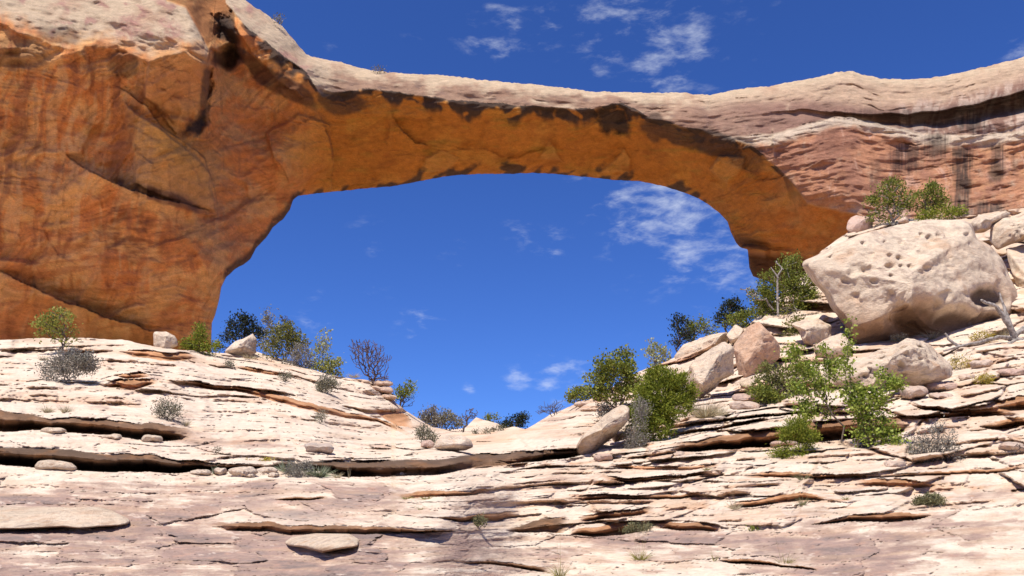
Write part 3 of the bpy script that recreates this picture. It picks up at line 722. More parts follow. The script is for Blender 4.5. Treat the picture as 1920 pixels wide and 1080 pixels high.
    for poly, a in FACETS[:4]:
        gold = mixc(gold, (.80, .47, .18), .6 * inpoly(wx, wy, poly, 2.5) * sstep(-.5, .2, n2 + .3))
    gold = mixc(gold, (.46, .18, .06), .5 * sstep(.1, .4, fbm2(px / 60 + py / 60, py / 26, 4, 425)))
    gold = mixc(gold, (.46, .34, .09), .5 * sstep(.1, .5, fbm2(px / 70, py / 16, 4, 423)))
    g = sstep(480, 640, px + 60 * n1) * (1 - .4 * sstep(1330, 1500, px))
    wall = mixc(wall, (0, 0, 0), np.zeros(px.shape)) * (1 - g)[..., None] + gold * g[..., None]
    wall = mixc(wall, (.58, .36, .10), .5 * left * blob(wx, wy, 330, 270, 90, 50, .6) + .5 * left * blob(wx, wy, 170, 245, 16, 10) + .35 * blob(wx, wy, 200, 600, 160, 50, .3))
    wall = mixc(wall, (.24, .10, .075), .75 * blob(wx, wy, 245, 440, 60, 60, .3, 3) * sstep(-.25, .2, fbm2(px / 40, py / 9, 3, 427)))
    wall = mixc(wall, (.40, .22, .15), .4 * left * sstep(.2, .45, fbm2(px / 12, py / 90, 4, 429)) * (1 - sstep(330, 420, py)))
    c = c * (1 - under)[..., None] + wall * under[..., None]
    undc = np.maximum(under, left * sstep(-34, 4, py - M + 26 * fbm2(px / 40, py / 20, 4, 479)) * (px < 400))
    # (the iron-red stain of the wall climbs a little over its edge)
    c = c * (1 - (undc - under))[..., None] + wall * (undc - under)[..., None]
    c = c * (1 + (.05 + .11 * left) * np.clip(bl, -1, 1) * bm)[..., None]
    c = mixc(c, (.30, .165, .09), .75 * undc * sstep(0, 6, sC * SGN) * (px < 440) * (1 - sstep(60, 110, py)) * sstep(-.6, .1, n2 + .2))  # shaded recess right of the crack, painted brown
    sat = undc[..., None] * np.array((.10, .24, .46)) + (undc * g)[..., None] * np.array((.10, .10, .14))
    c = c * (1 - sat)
    # desert varnish below the brow, along the rear edge, in streaks; shade painted into niches
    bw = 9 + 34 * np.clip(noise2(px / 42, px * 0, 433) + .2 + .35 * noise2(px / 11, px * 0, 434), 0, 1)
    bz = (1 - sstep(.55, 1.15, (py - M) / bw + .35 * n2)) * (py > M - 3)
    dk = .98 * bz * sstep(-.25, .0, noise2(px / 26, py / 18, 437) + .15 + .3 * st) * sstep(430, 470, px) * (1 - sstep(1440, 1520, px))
    rw = 7 + 26 * np.clip(noise2((px + .8 * py) / 30, px * 0, 439) + .2 + .3 * noise2(px / 9, px * 0, 440), 0, 1)
    rz = 1 - sstep(.4, 1.2, (Bt - py) / rw + .6 * n2 + .3 * n3)
    dk = np.maximum(dk, .92 * rz * sstep(-.1, .2, noise2((px + .9 * py) / 22, py / 30, 443) + .7 * noise2(px / 75, px * 0, 444)) * (px > 425) * (px < 1400))
    for cx, cy, rx, ry, an, a in [(385, 165, 9, 40, .1, .7), (640, 192, 45, 20, .1, .75),
                                   (480, 130, 12, 60, -.8, .75), (540, 165, 60, 16, .6, .75), (960, 315, 20, 8, 0, .9), (1260, 250, 60, 18, .3, .8), (1340, 270, 60, 20, .3, .85), (1230, 240, 16, 30, 0, .7), (1400, 290, 40, 26, .6, .55), (230, 120, 30, 22, .4, .6), (30, 100, 60, 28, .1, .45), (110, 65, 40, 16, .1, .5)]:
        dk = np.maximum(dk, a * sstep(.22, .6, blob(wx, wy, cx, cy, rx * 1.1, ry * 1.1, an, 3) + .22 * n2 + .1 * n3))
    w2x = wx + 12 * fbm2(px / 22, py / 22, 4, 451, .6); w2y = wy + 12 * fbm2(px / 22, py / 22, 4, 453, .6)
    for poly, a in [([(338, 232), (372, 205), (392, 168), (388, 225), (374, 252), (345, 252)], 1.), ([(404, 28), (432, 24), (452, 70), (440, 92), (412, 66)], .97), ([(398, 92), (440, 90), (452, 112), (424, 128), (396, 116)], .9), ([(1122, 206), (1172, 198), (1186, 232), (1180, 252), (1128, 246)], .97), ([(388, 130), (396, 128), (398, 175), (386, 180)], .8)]:
        pm = inpoly(w2x, w2y, poly, 7)
        dk = np.maximum(dk, a * pm); Yd = Yd + 1.3 * pm * (1 - .4 * (py > 190))  # recesses and crack: their shade put into the colour
    for cx, y0, y1, w_, a in [(1805, 275, 420, 22, .95), (1868, 270, 345, 16, .8), (1755, 250, 300, 30, .8), (1820, 205, 252, 34, .9), (1780, 205, 235, 26, .7), (1700, 270, 330, 36, .75), (1850, 380, 430, 34, .9), (1640, 300, 360, 12, .4), (1900, 290, 330, 8, .5), (1720, 205, 235, 60, .7), (1620, 205, 228, 70, .5)]:
        s_ = np.exp(-np.abs((px + 5 * n1 * 2 - cx) / w_) ** 3) * sstep(y0 - 12, y0 + 10, py) * (1 - sstep(y1 - 18, y1 + 18, py))
        dk = np.maximum(dk, a * sstep(.1, .75, s_ * (.75 + .5 * fbm2(px / 3.5, py / 70, 3, 455)) + .35 * n2 + .35 * fbm2(px / 5, py / 110, 3, 457) - .08))
    capb = sstep(-14, 4, cd_) * (1 - sstep(cw, cw + 20, cd_)) * sstep(1560, 1700, px)  # varnish and the cap's overhang shadow, painted as one dark band
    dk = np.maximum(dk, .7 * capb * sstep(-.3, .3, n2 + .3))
    dk = np.maximum(dk, .9 * (1 - sstep(10, 22, Bt - py + 8 * n2)) * sstep(.3, .5, blob(px, py, 490, 450, 105, 50, -.9, 4)) * sstep(-.5, .0, n2 + .1))
    dk = np.maximum(dk, .85 * sstep(464, 486, py - .10 * (px - 1405)) * sstep(.3, .5, blob(px, py, 1440, 510, 80, 80, 0, 4)) * sstep(-.7, -.1, n2 + .3))  # shade below the abutment overhang, painted dark
    dk = np.maximum(dk, .8 * blob(wx, wy, 1400, 455, 40, 14, .2, 3))
    c = mixc(c, VARN_SHADE, .95 * np.clip(dk, 0, 1))
    c = mixc(c, (.16, .08, .05), .5 * cracks * under)
    return Yd, c


def build_arch():
    xs = np.concatenate([np.linspace(-360, 388, 330), np.linspace(390, 420, 46), np.linspace(422, 1358, 440), np.linspace(1360, 1412, 60), np.linspace(1414, 2280, 380)])
    nF, nB = 420, 26
    t = np.linspace(0, 1, nF)
    T = A_TOP(xs) + 2.2 * fbm2(xs / 22, xs * 0, 4, 501) + 1.2 * noise2(xs / 6, xs * 0, 505); Bt = A_BOT(xs) + 1.8 * fbm2(xs / 16, xs * 0, 4, 503) * (xs > 420) * (xs < 1400)
    PX = np.broadcast_to(xs[None], (nF, len(xs))).copy(); PY = np.minimum(T[None] + (722 - T)[None] * t[:, None], Bt[None])
    Yd, C = arch_fields(PX, PY)
    P = at(PX, PY, Yd)
    tb = np.linspace(0, 1, nB + 2)[1:-1]
    PXb = np.broadcast_to(xs[None], (nB, len(xs))); ins = np.minimum(3, (Bt - T) * .05)
    PYb = (Bt - ins)[None] + (T - Bt + 2 * ins)[None] * tb[:, None]
    thick = 5 + 12 * (1 - sstep(380, 620, xs)) + 10 * sstep(1380, 1500, xs)
    Yb = Yd[-1][None] + (Yd[0] - Yd[-1])[None] * tb[:, None] + (thick)[None] * np.sin(tb * math.pi)[:, None] ** .5
    Yb = np.maximum(Yb, 0) + .8 * fbm2(PXb / 50, PYb / 40, 3, 511)
    Pb = at(PXb.copy(), PYb, Yb); Cb = np.zeros(Pb.shape) + np.array((.55, .36, .25))
    V = np.concatenate([P, Pb, P[:1]], 0); Cc = np.concatenate([C, Cb, C[:1]], 0)
    # weld the seam by indexing the first row again
    nr = nF + nB; nc = len(xs)
    i = np.arange(nr * nc).reshape(nr, nc); i2 = np.concatenate([i, i[:1]], 0)
    q = np.stack([i2[:-1, :-1], i2[1:, :-1], i2[1:, 1:], i2[:-1, 1:]], -1).reshape(-1, 4)
    V = V[:nr]; Cc = Cc[:nr]
    base = np.array((0.0, 82.0, 8.0))
    me = mesh_from('rock_arch', V - base, q, color=Cc)
    o = link('rock_arch', me, M_ARCH, loc=base)
    tag(o, 'huge natural sandstone bridge spanning the blue sky from the shaded orange cliff', 'rock arch')


build_arch()
# ------------------------------------------------------------------ loose rocks, boulders and slabs
def boulder(name, label, cat, outline, thick=None, yoff=0.0, facets=(), noise=.10, tone=None, pits=(), pn=2.3, res=None, group=None, seed=1, bed=.5, underdark=0.0, Y=None, slab=False, rf=0):
    o = np.array(outline, float); cx = (o[:, 0].min() + o[:, 0].max()) / 2; cy = (o[:, 1].min() + o[:, 1].max()) / 2
    bot = o[:, 1].max(); bx = o[np.argmax(o[:, 1]), 0]
    w = o[:, 0].max() - o[:, 0].min(); h = bot - o[:, 1].min()
    Yg = Y if Y is not None else ground_Y(np.clip(bx, -310, 2230), bot - 1)
    m = m_per_px(cy, Yg)
    if thick is None: thick = .45 * min(w, 1.7 * h) * m
    Yc = Yg + thick * .45 + yoff
    tilt = None
    if slab:
        g_ = np.array([(x_, y_, ground_Y(x_, y_)) for x_ in np.linspace(max(o[:, 0].min(), -300), o[:, 0].max(), 14) for y_ in np.linspace(o[:, 1].min(), bot + 2, 6)])
        tilt = np.linalg.lstsq(np.stack([g_[:, 0], g_[:, 1], np.ones(len(g_))], 1), g_[:, 2], rcond=None)[0]
        tilt[2] += ground_Y(bx, bot + 1) - tilt @ np.array((bx, bot + 1, 1.0))
    # radius of the outline by angle
    ang = np.arctan2(o[:, 1] - cy, o[:, 0] - cx); n = 720
    th = np.linspace(-math.pi, math.pi, n, endpoint=False); R = np.zeros(n)
    ox, oy = o[:, 0] - cx, o[:, 1] - cy
    for k in range(len(o)):
        ax, ay = ox[k], oy[k]; bx_, by_ = ox[(k + 1) % len(o)], oy[(k + 1) % len(o)]
        ex, ey = bx_ - ax, by_ - ay
        c, s_ = np.cos(th), np.sin(th); den = c * ey - s_ * ex
        with np.errstate(divide='ignore', invalid='ignore'):
            r = (ax * ey - ay * ex) / den; u = (ax * s_ - ay * c) / den
        ok = (u >= -1e-6) & (u <= 1 + 1e-6) & (r > 0) & (np.abs(den) > 1e-9)
        R = np.where(ok, np.maximum(R, r), R)
    R = np.where(R < 1e-3, np.median(R), R)
    kern = np.ones(9) / 9; R = np.convolve(np.concatenate([R[-8:], R, R[:8]]), kern, 'same')[8:-8]
    na = res or int(np.clip(w * .8, 40, 260)); nl = max(24, int(na * .62))
    t_ = np.linspace(-math.pi, math.pi, na, endpoint=False); ph = np.linspace(0, math.pi, nl + 2)[1:-1]
    TH, PH = np.meshgrid(t_, ph)
    rho = np.sin(PH); dep = np.cos(PH)
    e = 2.0 / pn
    rho_s = np.abs(rho) ** .85; dep_s = np.sign(dep) * np.abs(dep) ** e
    Rt = np.interp(TH, th, R, period=2 * math.pi)
    N = np.stack([rho_s * np.cos(TH), dep_s, -rho_s * np.sin(TH)], -1)          # x right, y toward camera, z up (unit space)
    N = np.concatenate([N.reshape(-1, 3), [[0, 1, 0], [0, -1, 0]]], 0)
    Rt = np.concatenate([Rt.ravel(), [0, 0]]); THf = np.concatenate([TH.ravel(), [0, 0]])
    rr_ = np.random.RandomState(seed * 7 + 3); fl_ = list(facets)
    for _ in range(rf):
        v = rr_.normal(size=3); v[1] = abs(v[1]) + .3; v[2] += .15
        fl_.append((*v, rr_.uniform(.46, .72)))
    for fx, fy, fz, d in fl_:
        v = np.array((fx, fy, fz), float); v /= np.linalg.norm(v)
        ex = N @ v - d
        N = N - v * (np.where(ex > 0, ex * .92, 0))[:, None]
    rr = np.hypot(N[:, 0], N[:, 2]); rho0 = np.concatenate([rho_s.ravel(), [1e-6, 1e-6]])
    TH2 = np.arctan2(-N[:, 2], N[:, 0]); R2 = np.interp(TH2, th, R, period=2 * math.pi)
    px = cx + rr * np.cos(TH2) * R2; py = cy + rr * np.sin(TH2) * R2
    # the far side and depth scale
    P = at(px, py, (Yc if tilt is None else tilt[0] * px + tilt[1] * py + tilt[2]) - N[:, 1] * thick)
    size = max(w, h) * m
    nn = P - P.mean(0); nn /= np.maximum(np.linalg.norm(nn, axis=1), 1e-6)[:, None]
    edge = 1 - .65 * np.clip((rr - .8) / .2, 0, 1)
    Q = P / size * 3.0
    f = fbm3(Q, 5, seed) + .5 * (np.abs(fbm3(Q * 1.7, 3, seed + 9)) - .2)
    lay = np.sin((P[:, 2] / size * 26) + 3 * noise3(Q * .8, seed + 4)) * .5 * bed
    disp = size * noise * (.40 * f + .16 * fbm3(Q * 5, 4, seed + 31, .6) + .10 * lay * (noise3(Q, seed + 6) > -.1) - .18 * sstep(.3, .55, noise3(Q * 4, seed + 7)))
    P = P + nn * (disp * edge)[:, None]
    front = (N[:, 1] > 0)
    pd = np.zeros(len(P))
    for qx, qy, r, dm in pits:
        b = blob(px + 2.2 * fbm2(px / 7, py / 7, 3, 461), py + 2.2 * fbm2(px / 7, py / 7, 3, 463), qx, qy, r * 1.25, r * .75, .1, 3) * front; dm = dm * (.55 if r < 20 else 1)
        P[:, 1] += b * dm; pd = np.maximum(pd, b * (r > 20))
    n1 = fbm3(Q * 1.3, 5, seed + 21, .6); n2 = fbm3(Q * 5, 3, seed + 23)
    base = np.array(tone or (.66, .525, .385))
    c = np.zeros((len(P), 3)) + base
    c = mixc(c, base * np.array((.86, .72, .65)), .7 * sstep(0, .4, n1)); c = mixc(c, (.40, .29, .225), .6 * sstep(.08, .3, -n1 + .5 * n2 + .3 * fbm3(Q * 14, 3, seed + 33)))
    c = mixc(c, (.50, .29, .165), .5 * sstep(.15, .4, fbm3(Q * 2.4, 4, seed + 35)))
    c = mixc(c, (.085, .06, .045), .9 * sstep(.2, .7, pd + .3 * n2))  # large hollows painted black to stand for the undercut shadow
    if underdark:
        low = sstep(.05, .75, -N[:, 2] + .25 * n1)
        c = mixc(c, (.40, .225, .125), underdark * low); c = mixc(c, (.14, .09, .06), .7 * underdark * low * sstep(-.1, .3, n1))  # underside shade put into the rock colour
    q = []
    idx = np.arange(nl * na).reshape(nl, na); nx_ = np.roll(idx, -1, 1)
    quads = np.stack([idx[:-1], nx_[:-1], nx_[1:], idx[1:]], -1).reshape(-1, 4)
    tris = np.concatenate([np.stack([idx[0], np.full(na, nl * na), nx_[0]][::1], -1), np.stack([idx[-1], nx_[-1], np.full(na, nl * na + 1)], -1)], 0)
    base_pt = np.array((P[:, 0].mean(), P[:, 1].mean(), P[:, 2].min()))
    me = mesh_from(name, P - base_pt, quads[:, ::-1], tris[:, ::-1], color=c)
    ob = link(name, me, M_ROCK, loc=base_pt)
    tag(ob, label, cat, group)
    return ob


def oval(x0, x1, y0, y1, seed=0, n=11, sq=.75):
    rs = random.Random(seed); cx, cy = (x0 + x1) / 2, (y0 + y1) / 2; out = []
    for k in range(n):
        a = 2 * math.pi * k / n + rs.uniform(-.12, .12); r = rs.uniform(.88, 1.06)
        ca, sa = math.cos(a), math.sin(a)
        out.append((cx + (x1 - x0) / 2 * r * math.copysign(abs(ca) ** sq, ca), cy + (y1 - y0) / 2 * r * math.copysign(abs(sa) ** sq, sa)))
    return out


TOPF = (0.0, .45, 1.0, .55)
boulder('boulder', 'enormous pale pitted boulder with a dark undercut base, below the two junipers', 'boulder',
        [(1498, 492), (1535, 478), (1576, 456), (1627, 436), (1674, 425), (1740, 412), (1803, 411), (1823, 421), (1830, 448), (1856, 462), (1878, 486), (1894, 524), (1908, 549), (1906, 590), (1891, 614), (1866, 632), (1809, 642), (1715, 648), (1640, 652), (1600, 645), (1583, 608), (1557, 577), (1546, 549), (1526, 530)],
        thick=4.2, yoff=1.2, facets=[(.05, .75, .75, .74), (-.45, 1, .05, .80), (.55, 1, .1, .82), (.0, .8, -1, .80)], noise=.10, pn=2.6, seed=3, res=300, bed=.25, underdark=.8,
        pits=[(1730, 440, 5, .5), (1745, 444, 6, .6), (1764, 438, 5, .5), (1688, 481, 6, .6), (1668, 498, 6, .5), (1709, 497, 5, .5), (1690, 497, 4, .4), (1672, 516, 3, .4), (1620, 456, 4, .4), (1566, 471, 4, .4), (1557, 480, 4, .4), (1668, 477, 4, .4), (1740, 502, 6, .3), (1730, 470, 7, .4), (1660, 454, 3, .3), (1813, 440, 4, .4),
              (1735, 600, 44, 1.2), (1858, 556, 26, .6), (1805, 606, 34, 1.0), (1866, 600, 22, .8), (1610, 500, 14, .4), (1628, 505, 9, .5), (1598, 512, 9, .4), (1640, 528, 6, .4), (1585, 525, 8, .4)])
boulder('boulder', 'tilted flat rock with brown shaded end, at the top right edge of the enormous boulder', 'boulder', [(1818, 420), (1835, 403), (1885, 395), (1897, 400), (1880, 416), (1845, 436), (1825, 438)], thick=1.6, yoff=0, Y=41, facets=[TOPF, (.7, 1, -.2, .5)], seed=5, underdark=.7)
boulder('boulder', 'upper pale rock of the stack cut by the right edge of the photo', 'boulder', [(1855, 452), (1858, 425), (1880, 410), (1922, 391), (1965, 398), (1965, 440), (1897, 457), (1870, 469)], thick=2.0, Y=40, yoff=.3, facets=[TOPF, (-.6, 1, 0, .6)], noise=.13, seed=6, underdark=.5)
boulder('boulder', 'tall rounded rock of the stack cut by the right edge, beside a black gap', 'boulder', [(1883, 462), (1920, 448), (1985, 450), (1985, 612), (1928, 600), (1912, 560), (1903, 530), (1890, 490)], thick=2.2, Y=38.5, yoff=.3, facets=[TOPF], seed=8, underdark=.5)
boulder('boulder', 'long low pitted boulder lying before the enormous boulder', 'boulder', [(1538, 700), (1593, 673), (1637, 660), (1680, 646), (1700, 632), (1722, 630), (1757, 639), (1772, 657), (1795, 690), (1784, 706), (1760, 716), (1693, 727), (1640, 734), (1547, 724)], thick=1.9, rf=3, facets=[(0, .7, 1, .55), (.5, 1, -.3, .6)], noise=.17, seed=11, underdark=.35, yoff=.4, pits=[(1727, 672, 4, .3), (1640, 698, 7, .4), (1690, 684, 5, .2), (1727, 650, 5, .3), (1625, 705, 6, .4)])
boulder('boulder', 'smooth white wedge of rock behind the tall slender sapling', 'boulder', [(1524, 651), (1557, 628), (1580, 622), (1596, 645), (1593, 671), (1551, 683), (1530, 668)], thick=1.0, facets=[(0, .6, 1, .5)], seed=12, underdark=.3)
boulder('boulder', 'angular rock with a grey shaded side, just right of the large juniper', 'boulder', [(1480, 608), (1503, 592), (1548, 598), (1569, 606), (1562, 642), (1540, 653), (1508, 645), (1494, 618)], thick=1.3, rf=3, facets=[(-.4, .5, 1, .45), (.8, 1, -.1, .35)], noise=.17, seed=14, underdark=.4)
G_J = None
boulder('boulder', 'long rounded boulder leaning at the left end of the jumbled boulders', 'boulder', [(1264, 668), (1281, 646), (1313, 631), (1364, 622), (1367, 644), (1330, 657), (1288, 677), (1268, 680)], thick=1.6, Y=41.5, rf=3, noise=.17, facets=[(-.2, .6, 1, .5)], seed=15, underdark=.5)
boulder('boulder', 'large smooth cream slab leaning against the jumbled boulders above the pale dry grass', 'boulder', [(1284, 701), (1305, 670), (1342, 647), (1359, 638), (1377, 652), (1377, 680), (1381, 701), (1364, 722), (1348, 744), (1320, 753), (1287, 744), (1275, 722)], thick=1.5, rf=3, facets=[(-.35, .9, .8, .42), (.9, .7, -.1, .42)], noise=.17, pn=2.8, seed=16, underdark=.1, yoff=.3)
boulder('boulder', 'small pointed rock wedged on top between two larger jumbled boulders', 'boulder', [(1362, 628), (1378, 607), (1396, 618), (1393, 643), (1369, 645)], thick=.8, Y=41, facets=[(-.4, .8, .7, .4)], seed=17)
boulder('boulder', 'big broken boulder with a rust-red face, in the middle of the jumbled boulders', 'boulder', [(1373, 645), (1399, 614), (1423, 602), (1442, 622), (1463, 648), (1463, 670), (1446, 686), (1412, 714), (1390, 716), (1379, 686)], thick=1.9, yoff=.5, rf=3, facets=[(-.7, .9, .5, .42), (.5, .9, -.2, .42)], noise=.17, tone=(.60, .39, .26), seed=18, underdark=.35)
boulder('boulder', 'flat rock capping the broken rust-red boulder', 'boulder', [(1424, 602), (1440, 585), (1469, 591), (1472, 606), (1450, 614), (1431, 614)], thick=.8, Y=42.5, facets=[TOPF], seed=19)
boulder('boulder', 'small shadowed rock right of the broken rust-red boulder', 'boulder', [(1436, 622), (1455, 604), (1474, 602), (1478, 642), (1462, 652), (1445, 640)], thick=.8, Y=41, facets=[(-.3, .6, 1, .5)], seed=20)
boulder('rock_slab', 'long smooth slab tilted up to the right, left of the dense pinyon bush', 'slab', [(1080, 838), (1088, 822), (1130, 776), (1165, 758), (1180, 764), (1180, 786), (1148, 823), (1099, 858), (1082, 852)], thick=1.0, rf=3, facets=[(-.35, .6, .9, .35), (.5, 1, -.7, .35)], noise=.17, pn=2.8, seed=21, underdark=.5)
boulder('rock_block', 'squarish pale block propped beside the tilted slab, partly behind the pinyon bush', 'rock', [(1137, 806), (1163, 784), (1183, 796), (1178, 822), (1152, 830)], thick=.6, Y=19.0, facets=[(-.2, .8, .8, .45)], seed=22, underdark=.5)
boulder('boulder', 'smooth white rounded boulder sitting in the saddle of the bowl', 'boulder', [(813, 840), (818, 825), (838, 816), (866, 816), (883, 825), (888, 838), (872, 845), (830, 846)], thick=.9, facets=[(0, .8, 1, .6)], noise=.04, tone=(.68, .55, .42), seed=23, bed=.1)
boulder('boulder', 'pointed white rock on the skyline in front of the dark juniper', 'boulder', [(419, 660), (440, 640), (465, 629), (479, 620), (483, 635), (484, 664), (450, 670)], thick=1.0, facets=[(-.3, .8, .8, .5), (.8, .8, .2, .4)], noise=.13, rf=3, tone=(.68, .55, .42), seed=24, bed=.3)
boulder('rock_block', 'squarish block with striped face on the skyline before the shaded cliff', 'rock', [(287, 622), (292, 620), (312, 621), (330, 629), (334, 648), (318, 655), (288, 650)], thick=.9, facets=[(0, .5, 1, .6), (.6, 1, -.1, .42), (-.5, 1, .1, .5)], noise=.12, rf=2, pn=4, seed=25)
boulder('boulder', 'round grey-topped boulder with brown underside alone on the smooth slope', 'boulder', [(569, 833), (588, 828), (618, 831), (627, 840), (623, 850), (600, 853), (577, 851)], thick=.45, facets=[(0, .5, 1, .4), (0, 1, -.5, .5)], noise=.05, tone=(.55, .45, .37), seed=26, underdark=.9)
boulder('rock_slab', 'long flat cream slab at the left edge of the foreground', 'slab', [(-60, 956), (0, 951), (60, 951), (180, 950), (208, 955), (226, 966), (247, 974), (240, 985), (196, 987), (150, 991), (120, 988), (40, 992), (-60, 992)], thick=.6, facets=[], noise=.014, tone=(.68, .54, .395), seed=27, slab=True, res=280, pn=5, bed=.15, underdark=.35)
boulder('rock_slab', 'small blunt cream slab lying below the wide flat ledge', 'slab', [(533, 1016), (548, 1006), (592, 1000), (656, 1001), (674, 1011), (672, 1025), (632, 1031), (605, 1037), (570, 1027), (538, 1023)], thick=.75, facets=[], noise=.02, tone=(.68, .54, .395), seed=28, slab=True, res=180, pn=4, bed=.2, underdark=.7)
boulder('loose_rock', 'pale oblong rock before the black mouth of the long left overhang', 'rock', [(64, 874), (72, 864), (100, 861), (135, 868), (146, 877), (140, 884), (100, 882), (68, 881)], thick=.25, facets=[TOPF], noise=.07, seed=29, underdark=.5)
for i, (b, lab) in enumerate([((74, 127, 800, 817), 'flat pale stone, leftmost under the upper left ledge'), ((188, 233, 812, 826), 'thin wedge of stone, middle one under the upper left ledge'), ((263, 309, 814, 832), 'rounded pale stone under the right part of the upper left ledge')]):
    boulder('loose_rock', lab, 'rock', oval(*b, seed=40 + i), rf=6, thick=.3, facets=[TOPF], seed=30 + i, underdark=.4, noise=.07)
for i, (b, lab) in enumerate([((352, 400, 879, 893), 'flat angular stone at the left end of the rubble row'), ((396, 430, 875, 894), 'rounded stone second from the left in the rubble row'), ((424, 492, 872, 896), 'broad white slab of stone in the middle of the rubble row'), ((478, 524, 874, 891), 'pale chunk of rubble left of the yuccas'), ((455, 482, 886, 897), 'small brown stone under the broad white one of the rubble row'), ((500, 530, 884, 897), 'little pale stone at the foot of the left yucca'), ((702, 716, 892, 899), 'pebble at the foot of the dry twig stalks'), ((748, 780, 882, 893), 'small white stone before the black mouth of the central overhang')]):
    boulder('loose_rock', lab, 'rock', oval(*b, seed=60 + i, n=7, sq=1.0), rf=6, thick=.22, facets=[TOPF, (.4, 1, -.2, .5), (-.6, 1, .2, .55)], seed=50 + i, noise=.16, underdark=.25, tone=(.68, .55, .42))
for i, (b, lab, y) in enumerate([((697, 740, 712, 726), 'topmost rounded slab of the stack on the left crest', 44), ((690, 738, 722, 740), 'brown second slab of the stack on the left crest', 43.6), ((712, 745, 738, 752), 'lowest rounded knob of the stack on the left crest', 43.2)]):
    boulder('loose_rock', lab, 'rock', oval(*b, seed=70 + i), rf=6, thick=1.0, Y=y, facets=[TOPF], seed=65 + i, noise=.08, underdark=.6, tone=(.62, .45, .33))
for i, (b, lab, th) in enumerate([((1725, 1818, 713, 738), 'long flat slab stacked on the ledges right of the low boulder', .8), ((1685, 1745, 720, 750), 'thick slab under the left end of the long flat slab', .7), ((1735, 1790, 735, 750), 'thin slab wedged below the long flat slab', .6), ((1860, 1945, 690, 712), 'pink slab at the right edge above the wavy ledges', .8), ((1815, 1870, 672, 694), 'pink angular stone near the driftwood', .6), ((1795, 1830, 700, 715), 'small white stone right of the low boulder', .4),
                                  ((1370, 1440, 736, 756), 'flat brown stone below the jumbled boulders', .5), ((1365, 1425, 750, 772), 'second brown stone, under the flat one below the jumbled boulders', .5), ((1398, 1456, 819, 835), 'thin white stone lying under the big right ledge', .3), ((1440, 1500, 826, 838), 'flat stone left of the small pinyon under the right ledge', .3), ((1650, 1700, 862, 884), 'pale block between the leafy sapling and the grey bush', .35), ((1255, 1290, 845, 860), 'brown stone at the foot of the big right ledge', .3), ((1108, 1150, 850, 868), 'reddish stone at the foot of the tilted slab', .3), ((1868, 1935, 826, 852), 'wedge-shaped rock at the right edge behind grey twigs', .5), ((1682, 1708, 404, 420), 'small angular rock between the two junipers on the boulder', .9), ((1585, 1640, 402, 440), 'pale rough rock at the foot of the left juniper on the boulder', 1.2), ((1110, 1150, 738, 752), 'flat stone on the right skyline slope', 1.0), ((1075, 1110, 752, 764), 'small flat stone lower on the right skyline slope', .8), ((785, 815, 824, 842), 'small cream stone left of the smooth white boulder', .4), ((1440, 1475, 722, 745), 'flat pale stone beside the leafy dark shrub', .5)]):
    cyb = b[3]
    Yv = {14: 56, 15: 57}.get(i)
    boulder('loose_rock', lab, 'rock', oval(*b, seed=90 + i), rf=6, thick=th, Y=Yv, facets=[TOPF, (.3, 1, -.3, .6)], seed=80 + i, noise=.10, underdark=.55, tone=(.64, .49, .38) if i % 3 else (.60, .42, .33))

for i, (b, lab, th, y) in enumerate([((1436, 1500, 652, 692), 'pale rock filling the gap right of the broken rust-red boulder', 1.1, 36), ((1386, 1428, 700, 736), 'small block at the foot of the broken rust-red boulder', .8, None), ((1500, 1548, 572, 604), 'white rock in the dark gap at the left foot of the enormous boulder', 1.2, 43), ((1552, 1618, 668, 700), 'low rock between the white wedge and the long low boulder', .9, None), ((1496, 1530, 650, 680), 'brownish rock left of the white wedge of rock', .8, 35.5), ((1410, 1452, 640, 668), 'chunk of rock leaning on the lower part of the jumbled boulders', .9, 36.5)]):
    boulder('boulder', lab, 'boulder', oval(*b, seed=140 + i, n=8, sq=.95), rf=6, thick=th, Y=y, facets=[TOPF], seed=150 + i, noise=.16, underdark=.5, tone=(.66, .525, .385) if i % 2 else (.60, .43, .31))

# ------------------------------------------------------------------ plants
LM = {
    'juniper': leaf_mat('juniper_foliage', [(.07, .095, .015), (.18, .205, .03), (.33, .33, .06)], .3),
    'dark': leaf_mat('dark_juniper_foliage', [(.008, .014, .008), (.018, .028, .012), (.035, .045, .018)], .05),
    'pinyon': leaf_mat('pinyon_foliage', [(.085, .115, .010), (.20, .235, .02), (.35, .36, .05)], .3),
    'bright': leaf_mat('bright_leaves', [(.09, .14, .018), (.24, .30, .035), (.46, .50, .12)], .35),
    'yellowgreen': leaf_mat('yellow_green_leaves', [(.15, .16, .03), (.27, .28, .05), (.38, .36, .09)], .3),
    'olive': leaf_mat('olive_leaves', [(.10, .11, .025), (.18, .18, .045), (.28, .265, .08)], .25),
    'sage': leaf_mat('sage_leaves', [(.12, .115, .075), (.21, .195, .13), (.33, .30, .21)], .15),
    'greysage': leaf_mat('grey_sage_leaves', [(.12, .108, .085), (.22, .20, .16), (.36, .33, .27)], .15),
    'pale': leaf_mat('pale_leaves', [(.22, .24, .10), (.34, .36, .18), (.46, .46, .26)], .3),
    'straw': leaf_mat('dry_grass', [(.34, .28, .16), (.46, .39, .24), (.56, .49, .34)], .25),
    'yellow': leaf_mat('yellow_flowers', [(.28, .22, .03), (.42, .33, .04), (.55, .44, .07)], .2),
    'yucca': leaf_mat('yucca_blades', [(.16, .185, .10), (.25, .275, .17), (.40, .41, .28)], .15),
    'grass': leaf_mat('green_grass', [(.14, .15, .03), (.25, .23, .05), (.38, .31, .10)], .3),
    'moss': leaf_mat('cushion_leaves', [(.12, .12, .055), (.19, .18, .085), (.27, .24, .12)], .15),
}
